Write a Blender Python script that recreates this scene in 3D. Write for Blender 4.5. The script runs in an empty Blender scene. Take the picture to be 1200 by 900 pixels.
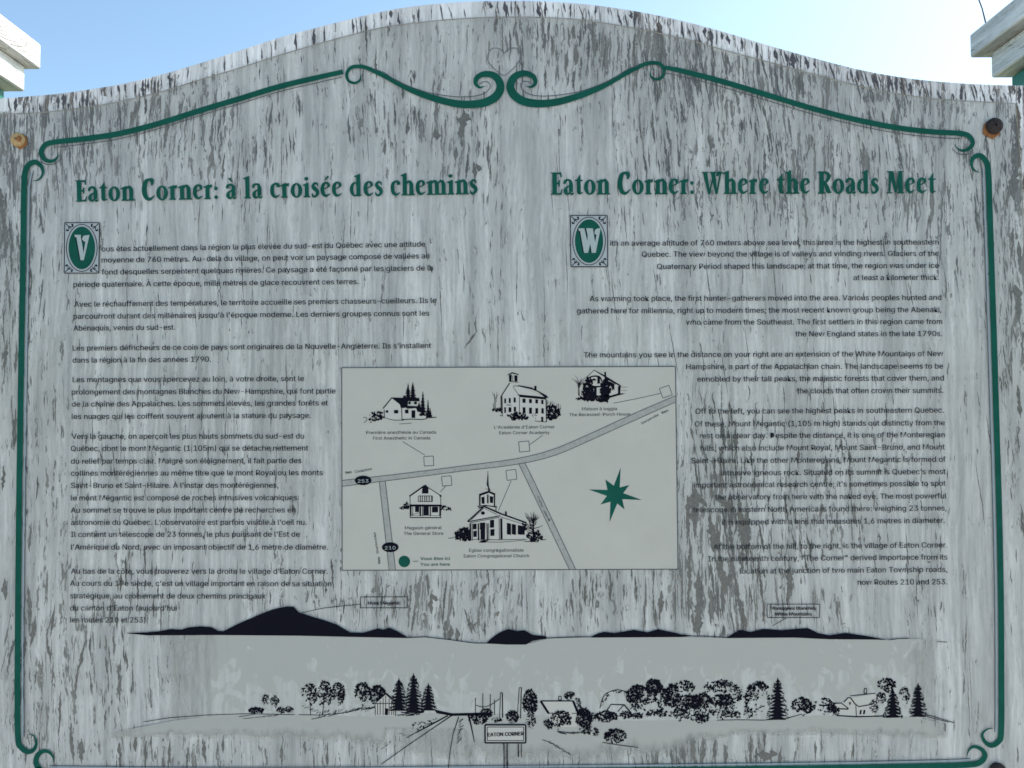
import bpy, math, random
from mathutils import Vector, Matrix, noise as mnoise
R = math.radians
sc = bpy.context.scene
C = bpy.context.scene.collection

# ------------------------------------------------------------------ camera
FPX, DIST, CAMZ = 1050.0, 1.3125, 1.52          # focal length in photo pixels, metres to the board, eye height
PITCH, ROLL = R(1.6), R(-0.30)
cam_d = bpy.data.cameras.new('camera')
cam_d.sensor_width = 36.0
cam_d.lens = 36.0 * FPX / 1200.0
cam_d.clip_start = 0.05
cam_d.clip_end = 6000
cam = bpy.data.objects.new('camera', cam_d)
C.objects.link(cam)
cam.location = (0, -DIST, CAMZ)
ROT = Matrix.Rotation(R(90) + PITCH, 3, 'X') @ Matrix.Rotation(ROLL, 3, 'Z')
cam.rotation_euler = ROT.to_euler()
sc.camera = cam

# ------------------------------------------------------------------ sky, sun, exposure
SUN_AZ, SUN_EL = R(60), R(42)                    # azimuth measured from +Y (behind the sign) towards +X
w = bpy.data.worlds.new('World'); sc.world = w; w.use_nodes = True
nt = w.node_tree
bg = nt.nodes['Background']
sky = nt.nodes.new('ShaderNodeTexSky')
sky.sky_type = 'NISHITA'; sky.sun_disc = False
sky.sun_elevation = SUN_EL; sky.sun_rotation = SUN_AZ
sky.air_density = 1.0; sky.dust_density = 1.3; sky.ozone_density = 1.0
wb = nt.nodes.new('ShaderNodeMix'); wb.data_type = 'RGBA'; wb.blend_type = 'MULTIPLY'; wb.inputs[0].default_value = 1.0
wb.inputs[7].default_value = (.925, 1.015, .99, 1)            # white balance of the camera
nt.links.new(sky.outputs[0], wb.inputs[6]); nt.links.new(wb.outputs[2], bg.inputs[0])
bg.inputs[1].default_value = 0.15
sd = bpy.data.lights.new('sun', 'SUN'); sd.energy = 5.0; sd.angle = R(0.53); sd.color = (1, .95, .88)
sun = bpy.data.objects.new('sun', sd); C.objects.link(sun)
sdir = Vector((math.sin(SUN_AZ)*math.cos(SUN_EL), math.cos(SUN_AZ)*math.cos(SUN_EL), math.sin(SUN_EL)))
sun.rotation_euler = sdir.to_track_quat('Z', 'Y').to_euler()
sun.location = (4, 4, 6)
sc.view_settings.view_transform = 'Standard'
sc.view_settings.look = 'None'
sc.view_settings.gamma = 1.0
sc.view_settings.exposure = 0.70
sc.cycles.filter_width = 1.6
sc.cycles.transparent_max_bounces = 12

# ------------------------------------------------------------------ photo pixel -> point on a vertical plane y = Y
CAMP = Vector((0, -DIST, CAMZ))
def at(px, py, Y=0.0):
    d = ROT @ Vector(((px - 600.0) / FPX, (450.0 - py) / FPX, -1.0))
    t = (Y - CAMP.y) / d.y
    p = CAMP + d * t
    return p
def xz(px, py, Y=0.0):
    p = at(px, py, Y); return (p.x, p.z)
M_PX = DIST / FPX                                # metres per photo pixel on the board

# ------------------------------------------------------------------ helpers
def tag(o, label=None, cat=None, group=None, kind=None):
    if label: o['label'] = label
    if cat: o['category'] = cat
    if group: o['group'] = group
    if kind: o['kind'] = kind
    return o
def empty(name, loc=(0, 0, 0)):
    o = bpy.data.objects.new(name, None); C.objects.link(o); o.location = loc
    o.empty_display_size = .1
    return o
def link_mesh(name, verts, faces, mat, parent=None, mats=None, fmat=None, smooth=False):
    me = bpy.data.meshes.new(name)
    me.from_pydata(verts, [], faces)
    if mats:
        for m in mats: me.materials.append(m)
        me.polygons.foreach_set('material_index', fmat)
    else:
        me.materials.append(mat)
    if smooth:
        me.polygons.foreach_set('use_smooth', [True]*len(me.polygons))
    me.update()
    o = bpy.data.objects.new(name, me); C.objects.link(o)
    if parent: o.parent = parent
    return o
class MB:
    def __init__(s): s.v = []; s.f = []
    def add(s, vs, fs):
        b = len(s.v); s.v += [tuple(v) for v in vs]; s.f += [tuple(i + b for i in f) for f in fs]
    def box(s, x0, x1, y0, y1, z0, z1, bev=0.0):
        if bev <= 0:
            vs = [(x, y, z) for x in (x0, x1) for y in (y0, y1) for z in (z0, z1)]
            s.add(vs, [(0,1,3,2),(4,6,7,5),(0,4,5,1),(2,3,7,6),(0,2,6,4),(1,5,7,3)]); return
        vs = []; fs = []
        b = bev; idx = {}
        for ax in range(3):
            pass
        X = (x0, x1); Y = (y0, y1); Z = (z0, z1)
        def vert(i, j, k, ax):
            p = [X[i], Y[j], Z[k]]
            sg = [1 if i == 0 else -1, 1 if j == 0 else -1, 1 if k == 0 else -1]
            for a in range(3):
                if a != ax: p[a] += sg[a]*b
            key = (i, j, k, ax)
            if key not in idx: idx[key] = len(vs); vs.append(tuple(p))
            return idx[key]
        # big faces
        for a in range(3):
            for sgn in (0, 1):
                c = []
                for (u, v) in ((0,0),(1,0),(1,1),(0,1)):
                    ijk = [0,0,0]; ijk[a] = sgn; ijk[(a+1)%3] = u; ijk[(a+2)%3] = v
                    c.append(vert(*ijk, a))
                fs.append(tuple(c if sgn else c[::-1]))
        # edge faces
        for a in range(3):
            u_, v_ = (a+1)%3, (a+2)%3
            for u in (0, 1):
                for v in (0, 1):
                    p0 = [0,0,0]; p1 = [0,0,0]
                    p0[u_] = u; p0[v_] = v; p1[u_] = u; p1[v_] = v; p1[a] = 1
                    q = (vert(*p0, u_), vert(*p1, u_), vert(*p1, v_), vert(*p0, v_))
                    fs.append(q if (u == v) else q[::-1])
        for i in (0,1):
            for j in (0,1):
                for k in (0,1):
                    q = (vert(i,j,k,0), vert(i,j,k,1), vert(i,j,k,2))
                    fs.append(q if (i+j+k) % 2 else q[::-1])
        s.add(vs, fs)
    def tube(s, pts, r, n=8):
        rings = []
        for i, p in enumerate(pts):
            p = Vector(p)
            d = (Vector(pts[min(i+1, len(pts)-1)]) - Vector(pts[max(i-1, 0)])).normalized()
            a = d.orthogonal().normalized(); b = d.cross(a)
            rr = r[i] if isinstance(r, (list, tuple)) else r
            rings.append([p + (a*math.cos(2*math.pi*k/n) + b*math.sin(2*math.pi*k/n))*rr for k in range(n)])
        vs = [v for rg in rings for v in rg]; fs = []
        for i in range(len(rings)-1):
            for k in range(n):
                fs.append((i*n+k, i*n+(k+1)%n, (i+1)*n+(k+1)%n, (i+1)*n+k))
        fs.append(tuple(range(n))[::-1]); fs.append(tuple((len(rings)-1)*n + k for k in range(n)))
        s.add(vs, fs)
    def lathe_y(s, cx, cz, prof, n=24, wob=0, seed=0):
        # profile of (radius, y) round an axis along Y
        rnd = random.Random(seed)
        wb = [1 + wob*(rnd.random()-.5) for _ in range(n)]
        vs = []; fs = []
        for (r, y) in prof:
            for k in range(n):
                a = 2*math.pi*k/n
                vs.append((cx + r*wb[k]*math.cos(a), y, cz + r*wb[k]*math.sin(a)))
        m = len(prof)
        for i in range(m-1):
            for k in range(n):
                fs.append((i*n+k, (i+1)*n+k, (i+1)*n+(k+1)%n, i*n+(k+1)%n))
        fs.append(tuple((m-1)*n+k for k in range(n)))
        s.add(vs, fs)
    def build(s, name, mat, parent=None, smooth=False):
        return link_mesh(name, s.v, s.f, mat, parent, smooth=smooth)

# ------------------------------------------------------------------ node helper
class NT:
    def __init__(s, name):
        s.m = bpy.data.materials.new(name); s.m.use_nodes = True
        s.t = s.m.node_tree; s.b = s.t.nodes['Principled BSDF']; s.out = s.t.nodes['Material Output']
    def n(s, typ, **kw):
        nd = s.t.nodes.new(typ)
        for k, v in kw.items(): setattr(nd, k, v)
        return nd
    def l(s, a, b): s.t.links.new(a, b)
    def val(s, x):
        return x
    def math(s, op, a, b=None, c=None, clamp=False):
        nd = s.n('ShaderNodeMath', operation=op); nd.use_clamp = clamp
        for i, x in enumerate((a, b, c)):
            if x is None: continue
            if isinstance(x, (int, float)): nd.inputs[i].default_value = x
            else: s.l(x, nd.inputs[i])
        return nd.outputs[0]
    def mapr(s, x, a, b, c=0.0, d=1.0, smooth=True):
        nd = s.n('ShaderNodeMapRange'); nd.clamp = True
        nd.interpolation_type = 'SMOOTHSTEP' if smooth else 'LINEAR'
        s.l(x, nd.inputs[0])
        for i, v in ((1, a), (2, b), (3, c), (4, d)):
            if isinstance(v, (int, float)): nd.inputs[i].default_value = v
            else: s.l(v, nd.inputs[i])
        return nd.outputs[0]
    def mix(s, f, a, b, blend='MIX'):
        nd = s.n('ShaderNodeMix', data_type='RGBA', blend_type=blend)
        for i, x in ((0, f), (6, a), (7, b)):
            if isinstance(x, (int, float)): nd.inputs[i].default_value = x
            elif isinstance(x, tuple): nd.inputs[i].default_value = (*x, 1)
            else: s.l(x, nd.inputs[i])
        return nd.outputs[2]
    def noise(s, vec, scale, detail=3, rough=.5, dist=0):
        nd = s.n('ShaderNodeTexNoise'); s.l(vec, nd.inputs['Vector'])
        nd.inputs['Scale'].default_value = scale; nd.inputs['Detail'].default_value = detail
        nd.inputs['Roughness'].default_value = rough; nd.inputs['Distortion'].default_value = dist
        return nd.outputs['Fac']
    def obj(s): return s.n('ShaderNodeTexCoord').outputs['Object']
    def scaled(s, vec, x, y, z, loc=(0, 0, 0)):
        nd = s.n('ShaderNodeMapping'); s.l(vec, nd.inputs[0])
        nd.inputs['Scale'].default_value = (x, y, z); nd.inputs['Location'].default_value = loc
        return nd.outputs[0]

def simple(name, col, rough=.5, metal=0, nz=0.0, nscale=60, bump=0.0):
    N = NT(name)
    if nz > 0:
        o = N.obj(); f = N.noise(o, nscale, 4, .6)
        k = N.mapr(f, .3, .7, 1-nz, 1+nz, False)
        vm = N.n('ShaderNodeVectorMath', operation='SCALE'); vm.inputs[0].default_value = col
        N.l(k, vm.inputs['Scale']); N.l(vm.outputs[0], N.b.inputs['Base Color'])
        if bump:
            bp = N.n('ShaderNodeBump'); bp.inputs['Distance'].default_value = bump
            N.l(f, bp.inputs['Height']); N.l(bp.outputs[0], N.b.inputs['Normal'])
    else:
        N.b.inputs['Base Color'].default_value = (*col, 1)
    N.b.inputs['Roughness'].default_value = rough; N.b.inputs['Metallic'].default_value = metal
    if 'ink' in name: N.b.inputs['Specular IOR Level'].default_value = .05
    return N.m

def weathered_paint(name, paint, bare, bare2, rot=None, wear_attr=False, base_wear=.5, green=False, fx=1.0):
    """old brittle paint over plywood: grain checks, flaked patches, chalky streaks."""
    N = NT(name)
    o = N.obj()
    if rot == 'y':                               # grain along Y
        mp = N.n('ShaderNodeMapping'); N.l(o, mp.inputs[0]); mp.inputs['Rotation'].default_value = (R(90), 0, 0); o = mp.outputs[0]
    # bend the grain
    wn = N.n('ShaderNodeTexNoise'); N.l(N.scaled(o, 5, 5, 2.0), wn.inputs['Vector'])
    wn.inputs['Scale'].default_value = 1; wn.inputs['Detail'].default_value = 2
    wv = N.n('ShaderNodeVectorMath', operation='SCALE'); N.l(wn.outputs['Color'], wv.inputs[0]); wv.inputs['Scale'].default_value = .06
    wn2 = N.n('ShaderNodeTexNoise'); N.l(N.scaled(o, 60, 60, 60), wn2.inputs['Vector']); wn2.inputs['Scale'].default_value = 1
    wv2 = N.n('ShaderNodeVectorMath', operation='SCALE'); N.l(wn2.outputs['Color'], wv2.inputs[0]); wv2.inputs['Scale'].default_value = .006
    ad = N.n('ShaderNodeVectorMath', operation='ADD'); N.l(wv.outputs[0], ad.inputs[0]); N.l(wv2.outputs[0], ad.inputs[1])
    ad2 = N.n('ShaderNodeVectorMath', operation='ADD'); N.l(ad.outputs[0], ad2.inputs[0]); N.l(o, ad2.inputs[1])
    g = ad2.outputs[0]
    if wear_attr:
        at_ = N.n('ShaderNodeAttribute'); at_.attribute_name = 'wear'; wear = at_.outputs['Fac']
    else:
        vv = N.n('ShaderNodeValue'); vv.outputs[0].default_value = base_wear; wear = vv.outputs[0]
    pl = N.noise(N.scaled(o, 9, 9, 4), 1, 2, .5)
    wear = N.math('ADD', wear, N.math('MULTIPLY', N.math('SUBTRACT', pl, .5), .9))
    # hairline checks
    h1 = N.noise(N.scaled(g, 190*fx, 190*fx, 17), 1, 3, .6)
    t1 = N.math('SUBTRACT', .66, N.math('MULTIPLY', wear, .12))
    hair = N.mapr(N.math('SUBTRACT', h1, t1), 0, .05)
    # longer checks
    h2 = N.noise(N.scaled(g, 98*fx, 98*fx, 13, (3, 1, 7)), 1, 5, .64)
    t2 = N.math('SUBTRACT', .70, N.math('MULTIPLY', wear, .11))
    check = N.mapr(N.math('SUBTRACT', h2, t2), 0, .03)
    # flaked patches
    h3 = N.noise(N.scaled(g, 56*fx, 56*fx, 15, (9, 4, 2)), 1, 6, .7)
    t3 = N.math('SUBTRACT', .80, N.math('MULTIPLY', wear, .13))
    flake = N.mapr(N.math('SUBTRACT', h3, t3), 0, .02)
    # long wavy grain splits: ridges of a stretched noise, broken up along their length
    r1 = N.noise(N.scaled(g, 105*fx, 105*fx, 3.4, (6, 2, 1)), 1, 2, .5)
    rd = N.math('ABSOLUTE', N.math('SUBTRACT', r1, .5))
    br = N.noise(N.scaled(g, 34, 34, 24, (8, 3, 4)), 1, 4, .68)
    wid = N.mapr(N.math('ADD', br, N.math('MULTIPLY', wear, .16)), .52, .78, -.004, .030, False)
    ridge = N.mapr(N.math('SUBTRACT', wid, rd), 0, .008)
    r2 = N.noise(N.scaled(g, 210*fx, 210*fx, 5, (2, 9, 1)), 1, 2, .5)
    rd2 = N.math('ABSOLUTE', N.math('SUBTRACT', r2, .5))
    wid2 = N.mapr(N.math('ADD', br, N.math('MULTIPLY', wear, .10)), .45, .75, -.004, .026, False)
    ridge2 = N.math('MULTIPLY', N.mapr(N.math('SUBTRACT', wid2, rd2), 0, .012), .5)
    ridge = N.math('MAXIMUM', ridge, ridge2)
    dark = N.math('MAXIMUM', N.math('MULTIPLY', hair, .85), N.math('MAXIMUM', N.math('MAXIMUM', check, N.math('MULTIPLY', ridge, .85)), flake))
    # chalky streaks in the paint
    s1 = N.noise(N.scaled(o, 45, 45, 2.2, (1, 2, 3)), 1, 4, .6)
    s2 = N.noise(N.scaled(g, 260, 260, 10), 1, 3, .6)
    s3 = N.noise(N.scaled(o, 14, 14, 9, (5, 5, 5)), 1, 3, .6)
    k = N.math('MULTIPLY', N.mapr(s1, .36, .64, .72, 1.14, False), N.mapr(s2, .32, .68, .78, 1.10, False))
    k = N.math('MULTIPLY', k, N.mapr(s3, .3, .7, .92, 1.05, False))
    vm = N.n('ShaderNodeVectorMath', operation='SCALE'); vm.inputs[0].default_value = paint; N.l(k, vm.inputs['Scale'])
    dirt = N.mapr(N.noise(N.scaled(o, 20, 20, 2.5, (7, 7, 7)), 1, 4, .65), .52, .75)
    pc = N.mix(N.math('MULTIPLY', dirt, .45), vm.outputs[0], tuple(c*x for c, x in zip(paint, (.74, .72, .68))))
    bn = N.noise(N.scaled(g, 260, 260, 18, (2, 2, 2)), 1, 3, .6)
    bc = N.mix(N.mapr(bn, .35, .65), bare, bare2)
    col = N.mix(dark, pc, bc)
    N.l(col, N.b.inputs['Base Color'])
    N.b.inputs['Roughness'].default_value = .72
    N.b.inputs['Specular IOR Level'].default_value = .3
    hgt = N.math('ADD', N.math('MULTIPLY', dark, -1.0), N.math('MULTIPLY', s2, .25))
    bp = N.n('ShaderNodeBump'); bp.inputs['Distance'].default_value = .0006; bp.inputs['Strength'].default_value = .8
    N.l(hgt, bp.inputs['Height']); N.l(bp.outputs[0], N.b.inputs['Normal'])
    return N.m

MAT = {}
MAT['board'] = weathered_paint('weathered_white_board', (.85, .82, .80), (.10, .085, .075), (.23, .195, .17), wear_attr=True)
MAT['edge'] = weathered_paint('board_edge', (.40, .40, .38), (.12, .10, .08), (.2, .17, .13), base_wear=.9)
MAT['cap'] = weathered_paint('weathered_white_cap', (.82, .82, .81), (.16, .15, .14), (.3, .28, .25), rot='y', base_wear=.2)
MAT['bare'] = simple('bare_grey_wood', (.145, .122, .103), .8, nz=.45, nscale=180)
MAT['bare_dark'] = simple('bare_dark_wood', (.10, .088, .078), .8, nz=.4, nscale=180)
MAT['rim_bare'] = simple('rim_dark_wood', (.085, .08, .09), .8, nz=.45, nscale=300)
MAT['green_ink'] = simple('green_ink', (.009, .088, .062), .5, nz=.16, nscale=35)
MAT['thin_ink'] = simple('thin_line_ink', (.09, .10, .11), .5)
MAT['pale_ink'] = simple('pale_line_ink', (.30, .38, .41), .5)
MAT['text_ink'] = simple('text_ink', (.035, .037, .042), .5)
def worn_ink(name, col):
    N = NT(name); o = N.obj()
    a = N.noise(N.scaled(o, 260, 260, 60), 1, 3, .6)
    b = N.noise(N.scaled(o, 12, 12, 12), 1, 2, .5)
    N.b.inputs['Base Color'].default_value = (*col, 1); N.b.inputs['Roughness'].default_value = .6
    N.b.inputs['Specular IOR Level'].default_value = .05
    N.l(N.mapr(N.math('ADD', N.math('MULTIPLY', a, .7), N.math('MULTIPLY', b, .3)), .36, .50, .62, 1.0), N.b.inputs['Alpha'])
    return N.m
MAT['text_ink'] = worn_ink('faded_text_ink', (.030, .032, .036))
MAT['cap_ink'] = simple('caption_ink', (.055, .057, .06), .5)
MAT['black_ink'] = simple('black_ink', (.005, .005, .011), .5)
MAT['map'] = simple('map_panel_film', (.50, .468, .402), .5, nz=.04, nscale=14)
MAT['road'] = simple('road_grey_ink', (.38, .365, .325), .5, nz=.12, nscale=220)
MAT['letter_white'] = simple('pale_letter', (.38, .43, .41), .5, nz=.1, nscale=300)
MAT['frame_pale'] = simple('dropcap_pale', (.40, .42, .42), .5)
MAT['post_green'] = simple('green_post_paint', (.006, .15, .105), .5, nz=.25, nscale=30, bump=.0005)
MAT['bolt'] = simple('rusty_bolt', (.030, .020, .018), .75, .2, nz=.5, nscale=320, bump=.0006)
MAT['rust'] = simple('rust', (.27, .11, .035), .9, nz=.5, nscale=260)
MAT['ochre'] = simple('ochre_bolt_cap', (.43, .28, .125), .7, nz=.28, nscale=220, bump=.0006)
MAT['wire'] = simple('wire_metal', (.08, .07, .09), .5, .6)
MAT['sealant'] = simple('yellowed_sheet_edge', (.30, .27, .21), .6, nz=.3, nscale=90)
MAT['rail'] = simple('rail_timber', (.22, .17, .12), .8, nz=.3, nscale=40, bump=.001)

# clear acrylic sheet, a little dusty
N = NT('dusty_clear_acrylic')
tr = N.n('ShaderNodeBsdfTransparent'); tr.inputs[0].default_value = (.985, .985, .975, 1)
df = N.n('ShaderNodeBsdfDiffuse'); df.inputs[0].default_value = (.50, .52, .50, 1)
gl = N.n('ShaderNodeBsdfGlossy'); gl.inputs['Roughness'].default_value = .22
o = N.obj()
dust = N.mapr(N.noise(N.scaled(o, 10, 10, 5), 1, 4, .6), .3, .75, .05, .12, False)
m1 = N.n('ShaderNodeMixShader'); N.l(dust, m1.inputs[0]); N.l(tr.outputs[0], m1.inputs[1]); N.l(df.outputs[0], m1.inputs[2])
fr = N.n('ShaderNodeFresnel'); fr.inputs[0].default_value = 1.4
m2 = N.n('ShaderNodeMixShader'); N.l(N.math('MULTIPLY', fr.outputs[0], .6), m2.inputs[0]); N.l(m1.outputs[0], m2.inputs[1]); N.l(gl.outputs[0], m2.inputs[2])
N.l(m2.outputs[0], N.out.inputs[0])
MAT['acrylic'] = N.m

# opaque grey ink of the printed valley, worn through in places
N = NT('worn_valley_ink')
o = N.obj()
z7 = xz(600, 752)[1]; z8 = xz(600, 832)[1]
sep = N.n('ShaderNodeSeparateXYZ'); N.l(o, sep.inputs[0])
dz = N.mapr(sep.outputs[2], z8, z7, 1.0, 0.0, False)              # 0 at the skyline .. 1 at the trees
lft = N.math('ADD', N.mapr(sep.outputs[0], xz(150, 800)[0], xz(300, 800)[0], .17, 0.0), N.mapr(sep.outputs[0], xz(1035, 800)[0], xz(1110, 800)[0], 0.0, .26))
cover = N.math('ADD', N.math('MULTIPLY', N.math('POWER', dz, 1.0), .235), lft)
nn = N.noise(N.scaled(o, 44, 44, 34), 1, 2, .5, 1.2)
ns = N.noise(N.scaled(o, 60, 60, 3, (4, 4, 4)), 1, 3, .6)
nsum = N.math('ADD', N.math('MULTIPLY', nn, .7), N.math('MULTIPLY', ns, .3))
thr = N.math('SUBTRACT', .665, cover)
worn = N.mapr(N.math('SUBTRACT', nsum, thr), -.03, .05, 0, 1)
stk = N.noise(N.scaled(o, 120, 120, 6), 1, 4, .6)
vm = N.n('ShaderNodeVectorMath', operation='SCALE'); vm.inputs[0].default_value = (.55, .53, .485); N.l(N.mapr(stk, .3, .7, .84, 1.1, False), vm.inputs['Scale'])
N.l(N.mix(N.math('MULTIPLY', worn, .8), (.45, .432, .38), vm.outputs[0]), N.b.inputs['Base Color']); N.b.inputs['Roughness'].default_value = .55
en = N.noise(N.scaled(o, 70, 70, 12, (3, 3, 3)), 1, 4, .6)
eL = N.mapr(sep.outputs[0], xz(140, 800)[0], xz(290, 800)[0], -.35, 1.0, False)
eR = N.mapr(sep.outputs[0], xz(1130, 800)[0], xz(1040, 800)[0], -.35, 1.0, False)
N.l(N.mapr(N.math('ADD', N.math('MINIMUM', eL, eR), N.math('SUBTRACT', en, .5)), .0, .75, 0, .97), N.b.inputs['Alpha'])
MAT['valley'] = N.m
N = NT('worn_field_ink')
o = N.obj()
ns = N.noise(N.scaled(o, 50, 50, 14, (4, 4, 4)), 1, 4, .6)
at_ = N.n('ShaderNodeAttribute'); at_.attribute_name = 'fade'
alpha = N.mapr(N.math('SUBTRACT', ns, N.math('MULTIPLY', at_.outputs['Fac'], .75)), -.34, .34, 0, .95)
N.b.inputs['Base Color'].default_value = (.45, .432, .38, 1); N.b.inputs['Roughness'].default_value = .55
N.l(alpha, N.b.inputs['Alpha'])
MAT['field'] = N.m

# ------------------------------------------------------------------ curves
def catmull(pts, n=6):
    out = []
    P = [pts[0]] + list(pts) + [pts[-1]]
    for i in range(1, len(P)-2):
        p0, p1, p2, p3 = P[i-1], P[i], P[i+1], P[i+2]
        for k in range(n):
            t = k/n
            out.append(tuple(.5*((2*b) + (-a+c)*t + (2*a-5*b+4*c-d)*t*t + (-a+3*b-3*c+d)*t**3) for a, b, c, d in zip(p0, p1, p2, p3)))
    out.append(tuple(pts[-1]))
    return out
def lerp_px(pts, x):
    if x <= pts[0][0]: i = 0
    elif x >= pts[-1][0]: i = len(pts)-2
    else: i = max(j for j in range(len(pts)-1) if pts[j][0] <= x)
    (xa, ya), (xb, yb) = pts[i], pts[i+1]
    return ya + (yb-ya)*(x-xa)/(xb-xa)

TOP = catmull([(-14,117),(0,115.5),(33,113),(67,110),(100,105.5),(140,99),(187,88),(233,74.5),(283,58.5),(333,42.5),(400,25),(450,13),(500,5.5),(550,2),(600,0.8),(650,2),(700,6.5),(750,14),(800,24.5),(850,38),(900,53),(950,67),(1000,80),(1040,88),(1083,94),(1133,98),(1183,100),(1201,100),(1236,99)], 3)
SHT = catmull([(-12,135),(0,134.3),(43,133),(83,129),(133,121.5),(187,109),(233,95),(283,80),(333,64),(400,45),(450,33),(500,26.5),(547,22.5),(600,21),(667,23),(733,32),(800,46),(850,60),(900,73.5),(950,87),(1000,100),(1033,107.5),(1077,114.5),(1120,118.5),(1189,122)], 3)
SHT_R = [(1189,122),(1192.5,160),(1195.5,200),(1197.5,240),(1199,300),(1201,400),(1205,600),(1210,800),(1214,975)]

# ================================================================== SETTING
def ground_material():
    N = NT('mown_grass_ground')
    o = N.obj()
    a = N.noise(o, .35, 5, .6); b = N.noise(o, 9, 5, .7); c = N.noise(o, 70, 3, .7)
    c1 = N.mix(N.mapr(a, .35, .65), (.055, .085, .022), (.11, .115, .045))
    c2 = N.mix(N.mapr(b, .4, .62), c1, (.16, .135, .075))
    c3 = N.mix(N.mapr(c, .35, .7), c2, (.035, .06, .015))
    N.l(c3, N.b.inputs['Base Color']); N.b.inputs['Roughness'].default_value = .95
    bp = N.n('ShaderNodeBump'); bp.inputs['Distance'].default_value = .03; N.l(N.math('ADD', b, c), bp.inputs['Height']); N.l(bp.outputs[0], N.b.inputs['Normal'])
    return N.m
MAT['ground'] = ground_material()
g = 3000.0
vs = []; fs = []
GN = 60
def gcoord(i):
    t = (i/GN)*2-1
    return math.copysign(abs(t)**3.2, t)*g
for i in range(GN+1):
    for j in range(GN+1):
        x, y = gcoord(i), gcoord(j)
        r = math.hypot(x, y)
        vs.append((x, y, 0.04*math.sin(x*.3)*math.cos(y*.23)*min(1, r/12) - min(r, 800)*.004*(1 if r > 12 else 0)))
for i in range(GN):
    for j in range(GN):
        a = i*(GN+1)+j; fs.append((a, a+GN+1, a+GN+2, a+1))
tag(link_mesh('ground', vs, fs, MAT['ground'], smooth=True), 'rough mown grass ground sloping gently away around the sign', kind='structure')
# unseen pale gravel, added in front to bounce sunlight up onto the board
N = NT('pale_bounce_gravel'); o = N.obj()
gv = N.n('ShaderNodeTexVoronoi'); N.l(o, gv.inputs['Vector']); gv.inputs['Scale'].default_value = 45
c = N.mix(N.mapr(N.noise(o, 3, 4, .6), .35, .65), (.50, .48, .44), (.62, .60, .56))
hs = N.mix(.18, c, gv.outputs['Color'], 'MULTIPLY')
N.l(hs, N.b.inputs['Base Color']); N.b.inputs['Roughness'].default_value = .95
bp = N.n('ShaderNodeBump'); bp.inputs['Distance'].default_value = .01; N.l(gv.outputs['Distance'], bp.inputs['Height']); N.l(bp.outputs[0], N.b.inputs['Normal'])
MAT['gravel'] = N.m
rg = random.Random(4)
vs = [(0, -9.2, .012)]; n = 64
for k in range(n):
    a = 2*math.pi*k/n; rr = 1 + .05*math.sin(3*a) + .03*math.sin(7*a+1)
    vs.append((math.cos(a)*16*rr, -9.2+math.sin(a)*9.6*rr, .012))
tag(link_mesh('bounce_gravel', vs, [(0, k+1, (k+1) % n + 1) for k in range(n)], MAT['gravel']), 'pale gravel ground added out of view to bounce light onto the sign board', kind='structure')

# ================================================================== THE SIGN
sign = empty('information_sign', (0, 0, 0))
tag(sign, 'weathered white wooden sign board with green scrolls, bilingual text and village map', 'information sign')

# ---- board: gridded front with a wear attribute
XL = at(-9, 450).x; XR = at(1232, 450).x
ZB = at(600, 985).z
top_w = [xz(*p) for p in TOP]
def top_z(x):
    return lerp_px(top_w, x)
WEAR = [  # px, py, rx, ry, amount
 (60,115,90,30,.9),(180,110,120,40,.9),(950,70,220,50,.8),(700,50,160,60,.75),(450,45,180,40,.25),(1100,105,110,30,.7),
 (10,250,30,180,1.1),(75,250,60,90,.45),(150,170,110,45,.65),(260,170,70,50,.6),
 (870,150,160,80,.6),(1000,190,120,60,.55),(1110,230,50,90,.65),(840,240,120,60,.45),(1060,250,90,50,.4),(1188,320,16,260,1.5),
 (545,160,40,60,.75),(490,150,60,50,.5),(420,150,70,60,.35),
 (60,600,50,200,.35),(250,560,190,160,.18),(120,700,90,80,.4),
 (850,630,80,110,.40),(812,600,35,110,.35),(900,560,110,110,.45),(1000,620,90,90,.3),(880,720,70,40,.9),
 (510,705,80,50,.7),(400,700,80,50,.45),(600,695,60,40,.25),(740,710,70,50,.6),(700,700,50,40,.3),
 (850,885,120,26,.7),(780,880,40,25,.7),(600,882,140,20,.3),(250,880,170,30,.65),(70,830,90,90,.55),(1000,880,100,30,.3),
 (590,350,60,120,.1),(560,400,30,60,.3),(700,400,100,40,.1),
]
def wear_at(px, py):
    s = .04
    for (cx, cy, rx, ry, a) in WEAR:
        d = ((px-cx)/rx)**2 + ((py-cy)/ry)**2
        if d < 9: s += a*math.exp(-d)
    if py < lerp_px(SHT, px): s = s*.55 + .12
    return min(s, 1.15)
def to_px(x, z, y=0.0):
    d = ROT.transposed() @ (Vector((x, y, z)) - CAMP)
    return (600 + FPX*d.x/(-d.z), 450 - FPX*d.y/(-d.z))
NX, NZ = 220, 170
vs = []; wr = []
for i in range(NX+1):
    x = XL + (XR-XL)*i/NX; zt = top_z(x)
    for j in range(NZ+1):
        z = ZB + (zt-ZB)*j/NZ
        vs.append((x, 0, z)); wr.append(wear_at(*to_px(x, z)))
fs = []; fm = []
for i in range(NX):
    for j in range(NZ):
        a = i*(NZ+1)+j; fs.append((a, a+NZ+1, a+NZ+2, a+1)); fm.append(0)
TH = .019
nb = len(vs)
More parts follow.
